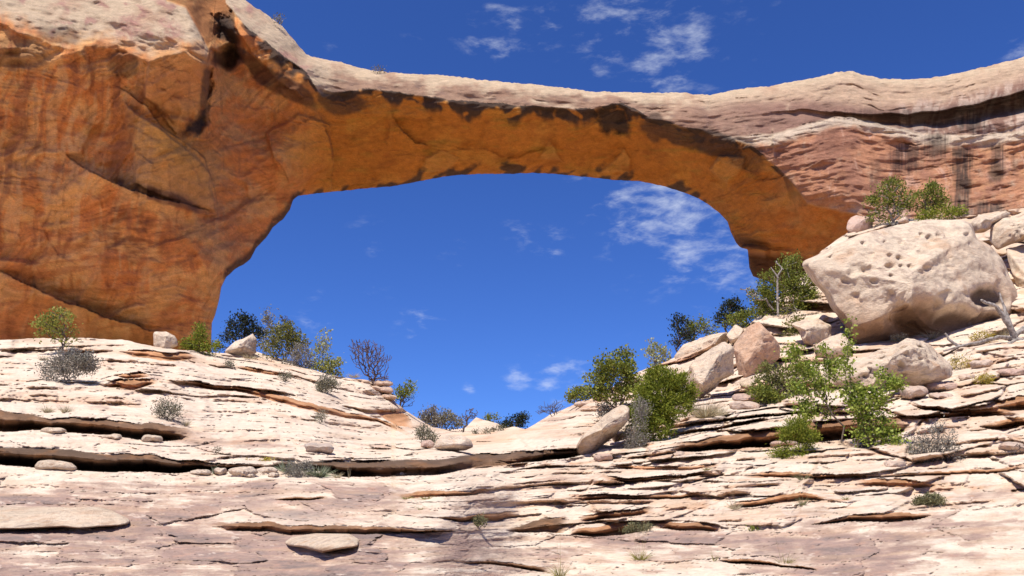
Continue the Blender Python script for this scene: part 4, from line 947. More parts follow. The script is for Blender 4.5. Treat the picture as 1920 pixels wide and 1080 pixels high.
BM = {'rust': bark_mat('weathered_brown_bark', (.06, .035, .03), (.17, .105, .085)), 'brown': bark_mat('brown_bark', (.07, .05, .035), (.17, .125, .09)), 'grey': bark_mat('grey_bark', (.13, .11, .09), (.32, .275, .23)), 'dark': bark_mat('dark_bark', (.045, .033, .028), (.12, .085, .07)), 'white': bark_mat('bleached_wood', (.15, .125, .105), (.40, .35, .30))}


def tree_tubes(nodes, parent, rad, sides=5):
    """tubes along parent->child edges of a branching skeleton, tapered, one mesh"""
    n = len(nodes); V = []; Q = []; k = 0
    ch = [i for i in range(n) if parent[i] >= 0]
    if not ch: return np.zeros((0, 3)), np.zeros((0, 4), int)
    p0 = nodes[[parent[i] for i in ch]]; p1 = nodes[ch]; r0 = np.minimum(rad[[parent[i] for i in ch]], rad[ch] * 1.5); r1 = rad[ch]
    d = p1 - p0; ln = np.linalg.norm(d, axis=1, keepdims=True); d = d / np.maximum(ln, 1e-6)
    ref = np.where(np.abs(d[:, 2:3]) < .9, np.array([[0, 0, 1.0]]), np.array([[1.0, 0, 0]]))
    u = np.cross(d, ref); u /= np.linalg.norm(u, axis=1, keepdims=True); v = np.cross(d, u)
    a = np.arange(sides) / sides * 2 * math.pi
    ring = np.cos(a)[None, :, None] * u[:, None] + np.sin(a)[None, :, None] * v[:, None]
    p1 = p1 + d * r1[:, None] * .3
    A = p0[:, None] + ring * r0[:, None, None]; B = p1[:, None] + ring * r1[:, None, None]
    V = np.concatenate([A, B], 1).reshape(-1, 3)
    off = (np.arange(len(ch)) * sides * 2)[:, None]; i = np.arange(sides)[None]; j = (i + 1) % sides
    Q = np.stack([off + i, off + j, off + sides + j, off + sides + i], -1).reshape(-1, 4)
    return V, Q


def grow(base, targets, rs, wander=.12, pathw=.35, stem_bias=None):
    """greedy branching skeleton from base to the target points"""
    nodes = [np.array(base, float)]; parent = [-1]; plen = [0.0]
    T = np.array(targets, float); order = np.argsort(np.linalg.norm(T - base, axis=1))
    for i in order:
        t = T[i]; arr = np.array(nodes); d = np.linalg.norm(arr - t, axis=1)
        cost = d + pathw * np.array(plen) + .6 * np.maximum(0, arr[:, 2] - t[2])
        j = int(np.argmin(cost)); L = d[j]
        if L < 1e-4: continue
        ns = int(np.clip(L / (.12 * max(.3, np.linalg.norm(T.max(0) - base))), 1, 5)); prev = j; a = nodes[j].copy()
        for s in range(1, ns + 1):
            f = s / ns
            p = a + (t - a) * f + (rs.normal(size=3) * wander * L * math.sin(math.pi * min(f, .999)) * .6 if ns > 1 else 0)
            p[2] += .10 * L * math.sin(math.pi * f) if ns > 1 else 0
            nodes.append(p); parent.append(prev); plen.append(plen[prev] + L / ns); prev = len(nodes) - 1
    nodes = np.array(nodes); parent = np.array(parent)
    cnt = np.zeros(len(nodes)); has = np.zeros(len(nodes), bool); has[parent[parent >= 0]] = True
    cnt[~has] = 1
    for i in range(len(nodes) - 1, 0, -1):
        cnt[parent[i]] += cnt[i]
    return nodes, parent, cnt, ~has


def leaves(points, size, rs, kind='leaf', out=None, per=1):
    """small leaf or needle faces at the given points"""
    P = np.repeat(points, per, 0); n = len(P)
    s = size * rs.uniform(.6, 1.35, n)
    d = rs.normal(size=(n, 3)); d[:, 2] += .5
    if out is not None: d += 1.3 * np.repeat(out, per, 0)
    d /= np.linalg.norm(d, axis=1, keepdims=True)
    w = rs.normal(size=(n, 3)); w -= (w * d).sum(1, keepdims=True) * d; w /= np.linalg.norm(w, axis=1, keepdims=True)
    nrm = np.cross(d, w)
    asp = {'leaf': .42, 'round': .6, 'needle': .16, 'scale': .34, 'blade': .07}[kind]
    L = s[:, None]; W = (s * asp)[:, None]
    P = P + rs.normal(size=(n, 3)) * size * .35
    p0 = P; p1 = P + d * L * .45 + w * W + nrm * L * .06; p2 = P + d * L; p3 = P + d * L * .45 - w * W + nrm * L * .06
    V = np.stack([p0, p1, p2, p3], 1).reshape(-1, 3)
    return V, np.arange(n * 4).reshape(n, 4)


def clump_pts(clumps, Y, n, rs, shell=.55, pyb=None):
    """points in crown clumps given as (px, py, rx, ry[, weight]) at depth Y"""
    c = np.array([(k[0], k[1], k[2], k[3], k[4] if len(k) > 4 else 1.0) for k in clumps], float)
    wt = c[:, 2] * c[:, 3] * c[:, 4]; wt /= wt.sum()
    pick = rs.choice(len(c), n, p=wt)
    v = rs.normal(size=(n, 3)); v /= np.linalg.norm(v, axis=1, keepdims=True)
    r = rs.uniform(shell ** 3, 1, n) ** (1 / 3.0) * np.where(rs.uniform(size=n) < .25, rs.uniform(.3, 1, n), 1)
    q = v * r[:, None]
    ce = c[pick]; m = np.array([m_per_px(k[1], Y) for k in ce])
    P = at(ce[:, 0] + q[:, 0] * ce[:, 2], ce[:, 1] - q[:, 2] * ce[:, 3], np.full(n, Y))
    rd = np.minimum((ce[:, 2] + ce[:, 3]) / 2, 1.3 * np.maximum(ce[:, 2], 3)) * m
    P[:, 1] += q[:, 1] * rd
    return P, v, pick


PART = {'tree': ('trunk', 'crown'), 'shrub': ('stems', 'foliage'), 'bush': ('stems', 'foliage')}


def plant(name, label, cat, base, clumps, leaf='juniper', bark='brown', n=1500, size=2.2, kind='leaf', ntw=60, r0=1.0, dY=0.0, group=None, seed=1, Y=None, per=1, tuft=0.0, wander=.14, pathw=.35, stems=1, twig_r=.22, gaps=.25):
    rs = np.random.RandomState(seed + 1000)
    bx, by = base
    Yb = (Y if Y is not None else ground_Y(bx, by) + .05) + dY
    m = m_per_px(by, Yb); B = at(np.float64(bx), np.float64(by), Yb); B = B - np.array((0, 0, .03))
    root = bpy.data.objects.new(name, None); COL.objects.link(root); root.location = B; root.empty_display_size = .2
    tag(root, label, cat, group)
    tg, _, _ = clump_pts(clumps, Yb, ntw, rs, .2)
    V = []; Q = []; k = 0; tips = []
    for s in range(stems):
        sub = tg[s::stems]
        b = B + (rs.normal(size=3) * np.array((1, 1, 0)) * m * 5 if s else 0)
        nodes, par, cnt, tip = grow(b, sub, rs, wander, pathw)
        rad = m * (twig_r + (r0 - twig_r) * (cnt / cnt.max()) ** .62) * (1.0 if stems == 1 else .8)
        v, q = tree_tubes(nodes, par, rad); V.append(v); Q.append(q + k); k += len(v); tips.append(nodes[len(nodes) // 4:])
    wood, crown = ('trunk', 'crown') if 'tree' in name or 'juniper' in name or 'pinyon' in name or 'sapling' in name else ('stems', 'foliage')
    if leaf is None: wood = 'trunk'
    link(wood, mesh_from(wood, np.concatenate(V) - B, np.concatenate(Q)), BM[bark], parent=root)
    if leaf is None: return root
    tips = np.concatenate(tips)
    ncl = max(8, int(n / 14))
    P1, o1, _ = clump_pts(clumps, Yb, ncl, rs, .55)
    # sub-clumps: leaves gather in tufts on the twigs, leaving gaps between them
    cen = np.concatenate([P1, tips[rs.choice(len(tips), max(4, int(ncl * .6)))]])
    keep = noise3(cen / (m * 16) + seed, 3) > -gaps
    cen = cen[keep] if keep.sum() > 6 else cen
    pick = rs.choice(len(cen), n)
    cc = np.array([np.mean([k_[0] for k_ in clumps]), np.mean([k_[1] for k_ in clumps])]); C0 = at(cc[0], cc[1], Yb)
    off = rs.normal(size=(n, 3)); sp = (tuft or size * 1.5) * m
    pts = cen[pick] + off * sp * np.array((1, 1, .8)) * .75
    out = pts - C0; out /= np.maximum(np.linalg.norm(out, axis=1, keepdims=True), 1e-6)
    lv, lq = leaves(pts, size * m, rs, kind, out, per)
    link(crown, mesh_from(crown, lv - B, lq, smooth=False), LM[leaf], parent=root)
    return root


def tuft(name, label, cat, base, h, w, leaf='grass', n=60, seed=1, width=.5, lean=.6, stalks=0, stalk_h=0, group=None, up=1.0, droop=.25, star=False):
    """a tuft of blades rising from one point"""
    rs = np.random.RandomState(seed + 500); bx, by = base; Yb = ground_Y(bx, by); m = m_per_px(by, Yb); B = at(np.float64(bx), np.float64(by), Yb)
    V = []; Q = []; k = 0
    for i in range(n + stalks):
        st = i >= n
        a = rs.uniform(0, 2 * math.pi); e = (1 - abs(rs.normal() * lean) * .5) * up
        e = rs.uniform(.12, .98) if star else np.clip(e, .05, 1); H = (stalk_h * rs.uniform(.7, 1) if st else h * rs.uniform(.55, 1.05)) * m
        if st: e = rs.uniform(.93, .99)
        rad = np.array((math.cos(a), math.sin(a), 0)); d = rad * math.sqrt(max(0, 1 - e * e)) * ((w / max(h, 1) if not st else .6) if not star else 1.0) + np.array((0, 0, e))
        b = B + rad * rs.uniform(0, .28) * w * m * (1, 1, 0)[0] * np.array((1, .7, 0)); side = np.cross(d, rs.normal(size=3)); side /= np.linalg.norm(side)
        wd = width * m * (.5 if st else 1)
        for s in range(4):
            f = s / 3.0; p = b + d * H * f + rad * (0 if st else droop) * H * f * f * .6 - np.array((0, 0, (0 if st else droop) * H * f * f * .4))
            ww = wd * (1 - f * .92)
            V += [p - side * ww, p + side * ww]
            if s: Q.append((k - 2, k - 1, k + 1, k))
            k += 2
    return tag(link(name, mesh_from(name, np.array(V) - B, np.array(Q), smooth=False), LM[leaf], loc=B), label, cat, group)


# --- left skyline and slope
plant('deciduous_tree', 'small yellow-green two-stemmed tree before the foot of the shaded orange cliff', 'tree', (112, 664), [(85, 605, 22, 18), (112, 592, 24, 14), (100, 618, 24, 20), (128, 612, 16, 22), (118, 636, 18, 14), (82, 628, 14, 12)], 'yellowgreen', 'brown', 1500, 4.2, 'leaf', 70, 2.2, seed=1, stems=2)
plant('sagebrush', 'wide grey dome-shaped bush on the ledge below the yellow-green tree', 'bush', (125, 716), [(135, 680, 45, 26), (105, 694, 30, 22), (160, 678, 26, 18)], 'greysage', 'grey', 5200, 3.4, 'scale', 160, 1.2, seed=2, stems=4, gaps=.6)
plant('juniper_tree', 'bright green cone-shaped juniper at the right foot of the shaded cliff', 'tree', (376, 664), [(374, 630, 13, 20), (362, 648, 22, 14), (390, 650, 18, 14), (376, 616, 6, 9)], 'pinyon', 'brown', 2300, 3.6, 'scale', 60, 2, seed=3, dY=.5, gaps=.6)
plant('juniper_tree', 'blackish juniper behind the pointed white rock', 'tree', (452, 672), [(455, 610, 30, 18), (470, 625, 24, 18), (440, 628, 22, 20), (455, 600, 16, 11), (418, 650, 12, 12), (488, 628, 10, 14)], 'dark', 'dark', 2600, 4.0, 'scale', 70, 2.4, seed=4, Y=50, gaps=.3)
plant('shrub', 'tall thin pale shrub sticking up right of the pointed white rock', 'shrub', (512, 672), [(505, 600, 12, 24), (515, 625, 16, 24), (502, 645, 16, 20), (520, 590, 7, 10)], 'sage', 'grey', 900, 3.4, 'leaf', 60, 1.2, seed=5, stems=3, Y=46)
plant('shrub', 'rounded olive-green shrub in the middle of the left skyline thicket', 'shrub', (530, 680), [(535, 632, 32, 24), (520, 655, 30, 20), (555, 640, 22, 20), (540, 612, 16, 10)], 'olive', 'brown', 2600, 3.8, 'leaf', 70, 1.5, seed=6, Y=45, stems=2, gaps=.5)
plant('dead_tree', 'little bare twisted treetop poking above the left skyline thicket', 'dead tree', (537, 650), [(537, 600, 14, 12), (530, 596, 10, 8)], None, 'dark', 0, 1, 'leaf', 26, 1.4, seed=7, Y=46)
plant('shrub', 'dark grey bare-looking bush at the right of the olive-green shrub', 'shrub', (566, 698), [(565, 665, 24, 24), (550, 680, 18, 16), (580, 680, 16, 16)], 'greysage', 'grey', 1800, 3.2, 'scale', 110, 1.0, seed=8, stems=4, Y=43.5, gaps=.5)
plant('sapling', 'sparse yellow-green sapling at the right end of the left skyline thicket', 'tree', (600, 702), [(612, 640, 12, 22), (605, 665, 20, 16), (620, 682, 20, 14), (596, 690, 14, 10), (600, 650, 12, 14)], 'pale', 'grey', 620, 4.2, 'leaf', 56, 1.2, seed=9, Y=43.5, stems=2)
plant('shrub', 'low yellow-green shrub under the sparse sapling', 'shrub', (612, 704), [(612, 690, 26, 12), (630, 680, 12, 8)], 'yellowgreen', 'brown', 700, 3.6, 'leaf', 30, .9, seed=10, Y=43.3)
plant('dead_tree', 'leafless dead tree with dense drooping grey twigs on the left crest', 'dead tree', (690, 728), [(690, 655, 34, 20), (680, 672, 28, 22), (710, 676, 26, 24), (705, 700, 24, 18), (670, 650, 22, 16), (722, 712, 14, 14)], None, 'rust', 0, 1, 'leaf', 620, 2.8, seed=11, Y=44.5, twig_r=.42, wander=.22)
plant('sagebrush', 'round grey-green bush on the slope left of the dead tree', 'bush', (613, 738), [(613, 721, 19, 17), (604, 726, 12, 12)], 'sage', 'grey', 1700, 3.0, 'scale', 60, .8, seed=12, gaps=.6)
plant('shrub', 'tiny yellow-green shrub at the foot of the sparse sapling', 'shrub', (632, 708), [(632, 700, 8, 6)], 'yellowgreen', 'brown', 160, 3, 'leaf', 12, .6, seed=13)
plant('sagebrush', 'small olive tuft bush on the upper ledges, above the middle of the left slope', 'bush', (535, 716), [(535, 706, 11, 9)], 'sage', 'grey', 380, 2.6, 'scale', 24, .6, seed=14)
plant('sagebrush', 'small grey tuft bush on the upper ledge below the cone-shaped juniper', 'bush', (429, 691), [(429, 684, 9, 7)], 'sage', 'grey', 300, 2.6, 'scale', 20, .6, seed=15)
plant('pinyon_tree', 'small flat-topped pinyon leaning off the right end of the left crest', 'tree', (750, 768), [(770, 722, 15, 9), (752, 728, 13, 9), (764, 738, 16, 10), (748, 742, 9, 8)], 'pinyon', 'brown', 800, 3.6, 'scale', 46, 1.8, seed=16, Y=46.5)
plant('dead_tree', 'thin bare branches hanging below the flat-topped pinyon', 'dead tree', (752, 765), [(770, 752, 14, 12), (758, 745, 14, 12), (728, 730, 12, 14)], None, 'dark', 0, 1, 'leaf', 60, 1.1, seed=17, Y=46.7, twig_r=.35)
plant('shrub', 'dark grey bush, left one of the pair on the saddle skyline', 'shrub', (808, 806), [(803, 780, 16, 18), (812, 792, 16, 14)], 'greysage', 'dark', 1500, 3.4, 'scale', 60, 1.2, seed=18, Y=52, gaps=.5)
plant('shrub', 'wide grey-green bush, right one of the pair on the saddle skyline', 'shrub', (838, 808), [(834, 784, 22, 15), (850, 794, 18, 12), (822, 792, 16, 12), (862, 792, 8, 10)], 'sage', 'dark', 1900, 3.2, 'scale', 80, 1.2, seed=19, Y=53, gaps=.5)
plant('sagebrush', 'shaggy olive-grey bush left of the smooth white boulder', 'bush', (800, 832), [(795, 812, 14, 18), (806, 820, 14, 12)], 'sage', 'grey', 1400, 3.0, 'scale', 50, .8, seed=20, dY=-.2, gaps=.6)
plant('dead_tree', 'small crooked dead tree leaning right on the saddle skyline', 'dead tree', (868, 812), [(886, 775, 16, 13), (878, 780, 14, 12)], None, 'dark', 0, 1, 'leaf', 60, 1.8, seed=21, Y=52, twig_r=.38, pathw=.15)
plant('shrub', 'small green pair of treetops beyond the saddle knoll', 'shrub', (922, 798), [(916, 787, 8, 8), (931, 786, 6, 9)], 'juniper', 'brown', 420, 3, 'scale', 24, 1, seed=22, Y=82)
plant('juniper_tree', 'squat blackish juniper on the saddle skyline', 'tree', (965, 812), [(965, 793, 22, 13), (978, 785, 12, 12), (948, 798, 12, 10)], 'dark', 'dark', 1500, 3.4, 'scale', 46, 1.8, seed=23, Y=62, gaps=.6)
for i, (x, y, r, lab) in enumerate([(894, 812, 8, 'tiny sage clump at the left of the far knoll'), (911, 812, 6, 'tiny sage clump at the middle of the far knoll'), (938, 806, 6, 'tiny sage clump beside the squat blackish juniper'), (926, 808, 4, 'smallest sage dot on the far knoll')]):
    plant('sagebrush', lab, 'bush', (x, y + 2), [(x, y - r * .4, r, r * .6)], 'sage', 'grey', 180, 2.4, 'scale', 10, .4, seed=24 + i)
plant('dead_tree', 'bare grey thicket on the right skyline left of the round green shrub', 'dead tree', (1040, 782), [(1030, 765, 22, 14), (1046, 760, 16, 14), (1012, 770, 10, 10)], None, 'dark', 0, 1, 'leaf', 110, 1.0, seed=30, Y=49, twig_r=.33, stems=3)
# --- left slope and foreground
plant('shrub', 'spiky grey-green shrub standing on the upper left ledge', 'shrub', (315, 789), [(313, 766, 24, 16), (326, 772, 16, 12), (302, 772, 14, 12)], 'sage', 'brown', 1500, 4.2, 'needle', 80, 1.0, seed=31, stems=3, gaps=.6)
plant('shrub', 'little dark green shrub alone on the smooth white slope', 'shrub', (600, 794), [(600, 781, 11, 11)], 'sage', 'brown', 460, 3.2, 'needle', 30, .7, seed=32)
plant('shrub', 'tiny dark sprig on the smooth ledge above the long left overhang', 'shrub', (408, 853), [(408, 845, 7, 7)], 'sage', 'brown', 160, 3, 'needle', 14, .5, seed=33)
tuft('yucca', 'left yucca, half behind the grey brush beside the rubble row', 'yucca', (538, 885), 30, 30, 'yucca', 90, 34, 1.1, 1.0, droop=.02, star=True)
tuft('yucca', 'spiky yucca rosette, right one, in front of the dark overhang', 'yucca', (598, 894), 34, 34, 'yucca', 120, 35, 1.2, 1.1, droop=.02, star=True)
plant('sagebrush', 'pale grey brush between the two yuccas', 'bush', (562, 896), [(562, 880, 26, 15), (548, 884, 16, 12), (570, 872, 16, 9)], 'greysage', 'grey', 1700, 3.6, 'needle', 120, .7, seed=36, stems=4, gaps=.7)
plant('rabbitbrush', 'small yellow flowering clump at the left end of the rubble row', 'bush', (374, 882), [(374, 874, 15, 7)], 'yellow', 'brown', 420, 2.6, 'leaf', 24, .5, seed=37)
plant('rabbitbrush', 'wide yellow flowering clump behind the rubble row', 'bush', (485, 876), [(500, 866, 18, 7), (468, 869, 16, 6)], 'yellow', 'brown', 640, 2.6, 'leaf', 30, .5, seed=38, dY=.3)
tuft('grass_tuft', 'dull gray-green upright stalk tuft rising from the rubble row', 'grass tuft', (401, 889), 24, 10, 'yucca', 40, 39, .35)
tuft('grass_tuft', 'dry brown clump at the right foot of the right yucca', 'grass tuft', (632, 896), 16, 18, 'straw', 60, 40, .4)
tuft('grass_tuft', 'tall bare twig stalks before the dark central overhang', 'grass tuft', (655, 897), 8, 6, 'straw', 8, 41, .35, stalks=9, stalk_h=32)
tuft('grass_tuft', 'pale dry grass, left clump above the upper left ledge', 'grass tuft', (88, 774), 20, 20, 'straw', 160, 42, .3)
tuft('grass_tuft', 'pale dry grass, right clump above the upper left ledge', 'grass tuft', (122, 774), 20, 18, 'straw', 150, 43, .3)
tuft('grass_tuft', 'faint pale grass behind the spiky grey-green shrub', 'grass tuft', (348, 798), 18, 16, 'straw', 90, 44, .3)
tuft('grass_tuft', 'yellowish dry grass under the pointed white rock', 'grass tuft', (468, 672), 10, 30, 'straw', 120, 45, .35)
tuft('grass_tuft', 'yellowish grass clump behind the wide grey dome-shaped bush', 'grass tuft', (80, 676), 12, 18, 'straw', 90, 46, .4)
tuft('grass_tuft', 'dry grass at the foot of the dead tree on the left crest', 'grass tuft', (664, 708), 12, 20, 'straw', 90, 47, .35)
# --- right slope
plant('shrub', 'round green leafy shrub on the right skyline, left of the dense pinyon', 'shrub', (1160, 770), [(1150, 690, 40, 26), (1128, 716, 34, 24), (1172, 700, 26, 26), (1180, 730, 28, 24), (1150, 740, 34, 18), (1170, 664, 16, 12), (1120, 735, 24, 14)], 'juniper', 'brown', 5200, 4.6, 'leaf', 110, 2.2, seed=50, Y=29, stems=3, gaps=.42)
plant('shrub', 'low green shrub at the left foot of the round leafy shrub', 'shrub', (1082, 762), [(1080, 742, 20, 14), (1100, 736, 14, 12)], 'juniper', 'brown', 1000, 4, 'leaf', 36, 1, seed=51, Y=43, gaps=.4)
plant('sapling', 'pale slender sapling with upright shoots on the right skyline', 'tree', (1232, 692), [(1222, 660, 8, 22), (1240, 655, 10, 20), (1232, 675, 18, 14), (1254, 668, 8, 12)], 'pale', 'grey', 620, 4.4, 'leaf', 46, 1.1, seed=52, Y=43.5, stems=3)
plant('pinyon_bush', 'dense bright green pinyon bush in front of the tilted slab', 'bush', (1215, 856), [(1245, 712, 40, 22), (1225, 740, 40, 26), (1270, 735, 36, 24), (1215, 775, 40, 26), (1258, 765, 38, 26), (1205, 812, 34, 28), (1235, 800, 34, 24), (1225, 702, 14, 14), (1295, 738, 14, 12)], 'pinyon', 'brown', 22000, 6.0, 'needle', 160, 3.0, seed=53, per=1, tuft=5.0, Y=18.2, gaps=.22)
plant('sagebrush', 'grey twiggy brush at the left foot of the dense pinyon bush', 'bush', (1192, 856), [(1190, 820, 24, 32), (1202, 770, 16, 26), (1178, 842, 16, 12)], 'greysage', 'grey', 2300, 4.2, 'needle', 200, .9, seed=54, Y=17.6, stems=4, gaps=.5)
plant('sagebrush', 'small grey bush under the round green leafy shrub', 'bush', (1136, 786), [(1135, 770, 16, 13)], 'greysage', 'grey', 800, 3.2, 'scale', 40, .7, seed=55, Y=29)
tuft('grass_tuft', 'pale dry grass clump at the foot of the leaning cream slab', 'grass tuft', (1322, 784), 44, 44, 'straw', 340, 56, .5, .7)
tuft('grass_tuft', 'second pale dry grass clump, right beside the one under the leaning slab', 'grass tuft', (1348, 780), 32, 26, 'straw', 160, 57, .45, .7)
plant('juniper_tree', 'dark thin juniper at the left end of the jumbled boulders', 'tree', (1275, 668), [(1272, 610, 16, 18), (1285, 628, 16, 16), (1268, 635, 14, 14)], 'dark', 'dark', 900, 4.2, 'scale', 70, 1.8, seed=58, Y=46, gaps=.2)
plant('juniper_tree', 'green open juniper behind the long rounded boulder', 'tree', (1305, 660), [(1305, 608, 20, 14), (1295, 625, 18, 14), (1325, 612, 16, 12), (1335, 620, 10, 10)], 'juniper', 'dark', 1000, 4, 'scale', 60, 1.6, seed=59, Y=46.5, gaps=.2)
plant('juniper_tree', 'blackish juniper standing behind the jumbled boulders', 'tree', (1368, 640), [(1368, 580, 24, 16), (1360, 598, 18, 14), (1382, 590, 16, 16), (1375, 568, 12, 9)], 'dark', 'dark', 1900, 4, 'scale', 50, 2, seed=60, Y=49, gaps=.35)
plant('juniper_tree', 'bushy mid-green juniper spreading over the top of the jumbled boulders', 'tree', (1405, 622), [(1385, 602, 26, 14), (1415, 592, 26, 14), (1400, 608, 30, 12), (1440, 582, 18, 12)], 'juniper', 'brown', 2400, 4, 'scale', 50, 1.8, seed=61, Y=44.5, gaps=.4)
plant('juniper_tree', 'large green juniper reaching up against the right foot of the arch', 'tree', (1478, 612), [(1428, 555, 22, 20), (1432, 580, 22, 18), (1480, 500, 26, 22), (1500, 525, 28, 24), (1470, 545, 30, 22), (1440, 530, 22, 18), (1450, 565, 24, 16), (1505, 565, 26, 20), (1478, 580, 34, 18), (1490, 486, 12, 9), (1520, 555, 16, 16)], 'juniper', 'grey', 9000, 4.0, 'scale', 130, 2.8, seed=62, Y=43, gaps=.2)
plant('dead_tree', 'bleached dead trunk standing inside the large green juniper', 'dead tree', (1459, 592), [(1457, 492, 3, 8), (1458, 520, 3, 14), (1459, 556, 2, 20), (1450, 500, 5, 6), (1466, 505, 6, 5)], None, 'white', 0, 1, 'leaf', 22, 2.2, seed=63, Y=41.0, twig_r=.5, wander=.03, pathw=.05)
plant('dead_tree', 'bare crooked branch reaching left from the large green juniper', 'dead tree', (1450, 580), [(1400, 545, 20, 7), (1420, 555, 20, 12), (1385, 542, 6, 4)], None, 'grey', 0, 1, 'leaf', 26, 1.8, seed=64, Y=42.5, twig_r=.4, pathw=.1)
plant('shrub', 'olive shrub hanging over the rocks below the large green juniper', 'shrub', (1490, 655), [(1495, 615, 18, 22), (1485, 640, 18, 18)], 'olive', 'brown', 1300, 4, 'scale', 60, 1.2, seed=65, Y=39, gaps=.3)
plant('juniper_tree', 'taller left juniper above the enormous boulder, with an open crown', 'tree', (1676, 425), [(1675, 355, 28, 15), (1655, 375, 26, 16), (1700, 372, 20, 18), (1680, 385, 30, 18), (1650, 408, 24, 12), (1668, 345, 14, 8), (1632, 378, 9, 6), (1690, 405, 20, 12)], 'juniper', 'grey', 3000, 4.0, 'scale', 110, 3.0, seed=66, Y=57, gaps=.12)
plant('juniper_tree', 'right juniper above the enormous boulder, with a short dark trunk', 'tree', (1742, 422), [(1745, 362, 22, 14), (1752, 380, 24, 16), (1730, 385, 14, 14), (1742, 350, 12, 8), (1768, 378, 12, 10)], 'juniper', 'dark', 1900, 4.0, 'scale', 70, 2.6, seed=67, Y=57.5, gaps=.2)
plant('juniper_tree', 'low bright green juniper mat right of the two junipers on the boulder', 'tree', (1755, 424), [(1760, 402, 34, 11), (1735, 406, 16, 8), (1790, 398, 16, 10), (1800, 392, 8, 8)], 'pinyon', 'brown', 1500, 3.8, 'scale', 40, 1.2, seed=68, Y=56, gaps=.4)
plant('shrub', 'dark green leafy shrub on the ledge behind the tall sapling', 'shrub', (1452, 762), [(1450, 700, 32, 20), (1440, 725, 34, 22), (1475, 720, 34, 24), (1510, 705, 26, 18), (1430, 745, 28, 14), (1500, 690, 20, 14), (1535, 735, 16, 16)], 'olive', 'brown', 3000, 4.4, 'leaf', 140, 1.6, seed=69, stems=4, Y=23, gaps=.25)
plant('shrub', 'dark green low shrub at the foot of the leafy shrub behind the tall sapling', 'shrub', (1430, 758), [(1430, 738, 24, 16), (1455, 748, 24, 10)], 'juniper', 'brown', 1500, 4.2, 'leaf', 40, 1, seed=70, Y=22.6, gaps=.4)
plant('sapling', 'tall slender leafy sapling with fresh green heart-shaped leaves, right of centre', 'tree', (1605, 878), [(1592, 632, 8, 38), (1590, 690, 13, 32), (1600, 735, 22, 20), (1655, 715, 26, 16), (1640, 745, 32, 20), (1680, 720, 10, 10), (1640, 790, 32, 26), (1660, 825, 36, 26), (1625, 815, 26, 26), (1685, 845, 16, 16), (1610, 760, 20, 20)], 'bright', 'brown', 5200, 4.4, 'round', 150, 1.9, seed=71, Y=15.6, stems=3, gaps=.12, tuft=9)
plant('sapling', 'thin arching sapling with light green leaves left of the tall slender one', 'tree', (1590, 872), [(1500, 690, 22, 10), (1495, 730, 18, 16), (1525, 700, 22, 18), (1540, 730, 20, 18), (1560, 690, 12, 22), (1515, 765, 20, 18), (1485, 660, 14, 16), (1555, 770, 14, 16), (1540, 660, 12, 10)], 'bright', 'brown', 3200, 4.2, 'round', 110, 1.8, seed=72, Y=16.2, gaps=.12, tuft=9)
plant('pinyon_tree', 'small dark green pinyon under the big right ledge', 'tree', (1500, 874), [(1495, 800, 18, 14), (1510, 818, 18, 14), (1475, 815, 14, 12), (1460, 850, 16, 10), (1485, 852, 24, 14), (1510, 838, 12, 10)], 'pinyon', 'brown', 6500, 5, 'needle', 60, 1.8, seed=73, Y=15.4, gaps=.4)
plant('shrub', 'tangle of dark bare stems at the foot of the tall slender sapling', 'shrub', (1608, 880), [(1600, 860, 40, 14), (1570, 866, 24, 12), (1640, 862, 30, 14)], 'greysage', 'dark', 260, 3, 'scale', 130, 1.0, seed=74, Y=15.2, stems=5)
plant('sagebrush', 'grey-green twiggy bush right of the tall slender sapling', 'bush', (1750, 884), [(1755, 828, 36, 28), (1735, 850, 30, 26), (1775, 845, 24, 26), (1720, 835, 16, 24), (1760, 800, 14, 12)], 'greysage', 'dark', 3300, 4.6, 'needle', 220, 1.8, seed=75, Y=14.8, stems=5, gaps=.45)
plant('cushion_plant', 'low domed grey-green cushion plant at the edge of the smooth right slope', 'plant', (1744, 948), [(1744, 938, 29, 12), (1728, 942, 16, 8)], 'moss', 'brown', 4200, 2.6, 'scale', 40, .5, seed=76, gaps=.9, tuft=3)
plant('cushion_plant', 'flat green mat of leaves under the stepped ledge in the centre foreground', 'plant', (1195, 998), [(1200, 988, 28, 8), (1175, 994, 14, 5)], 'moss', 'brown', 1500, 2.4, 'scale', 30, .4, seed=77, gaps=.9)
plant('cushion_plant', 'small green leaf clump beside the right end of the wide flat ledge', 'plant', (897, 990), [(897, 978, 11, 9)], 'moss', 'brown', 600, 3.2, 'leaf', 24, .5, seed=78)
plant('cushion_plant', 'tiny green leaf patch on the stained rock left of the tall grass stalk', 'plant', (1415, 997), [(1415, 993, 9, 3)], 'juniper', 'brown', 220, 2.6, 'leaf', 10, .3, seed=79)
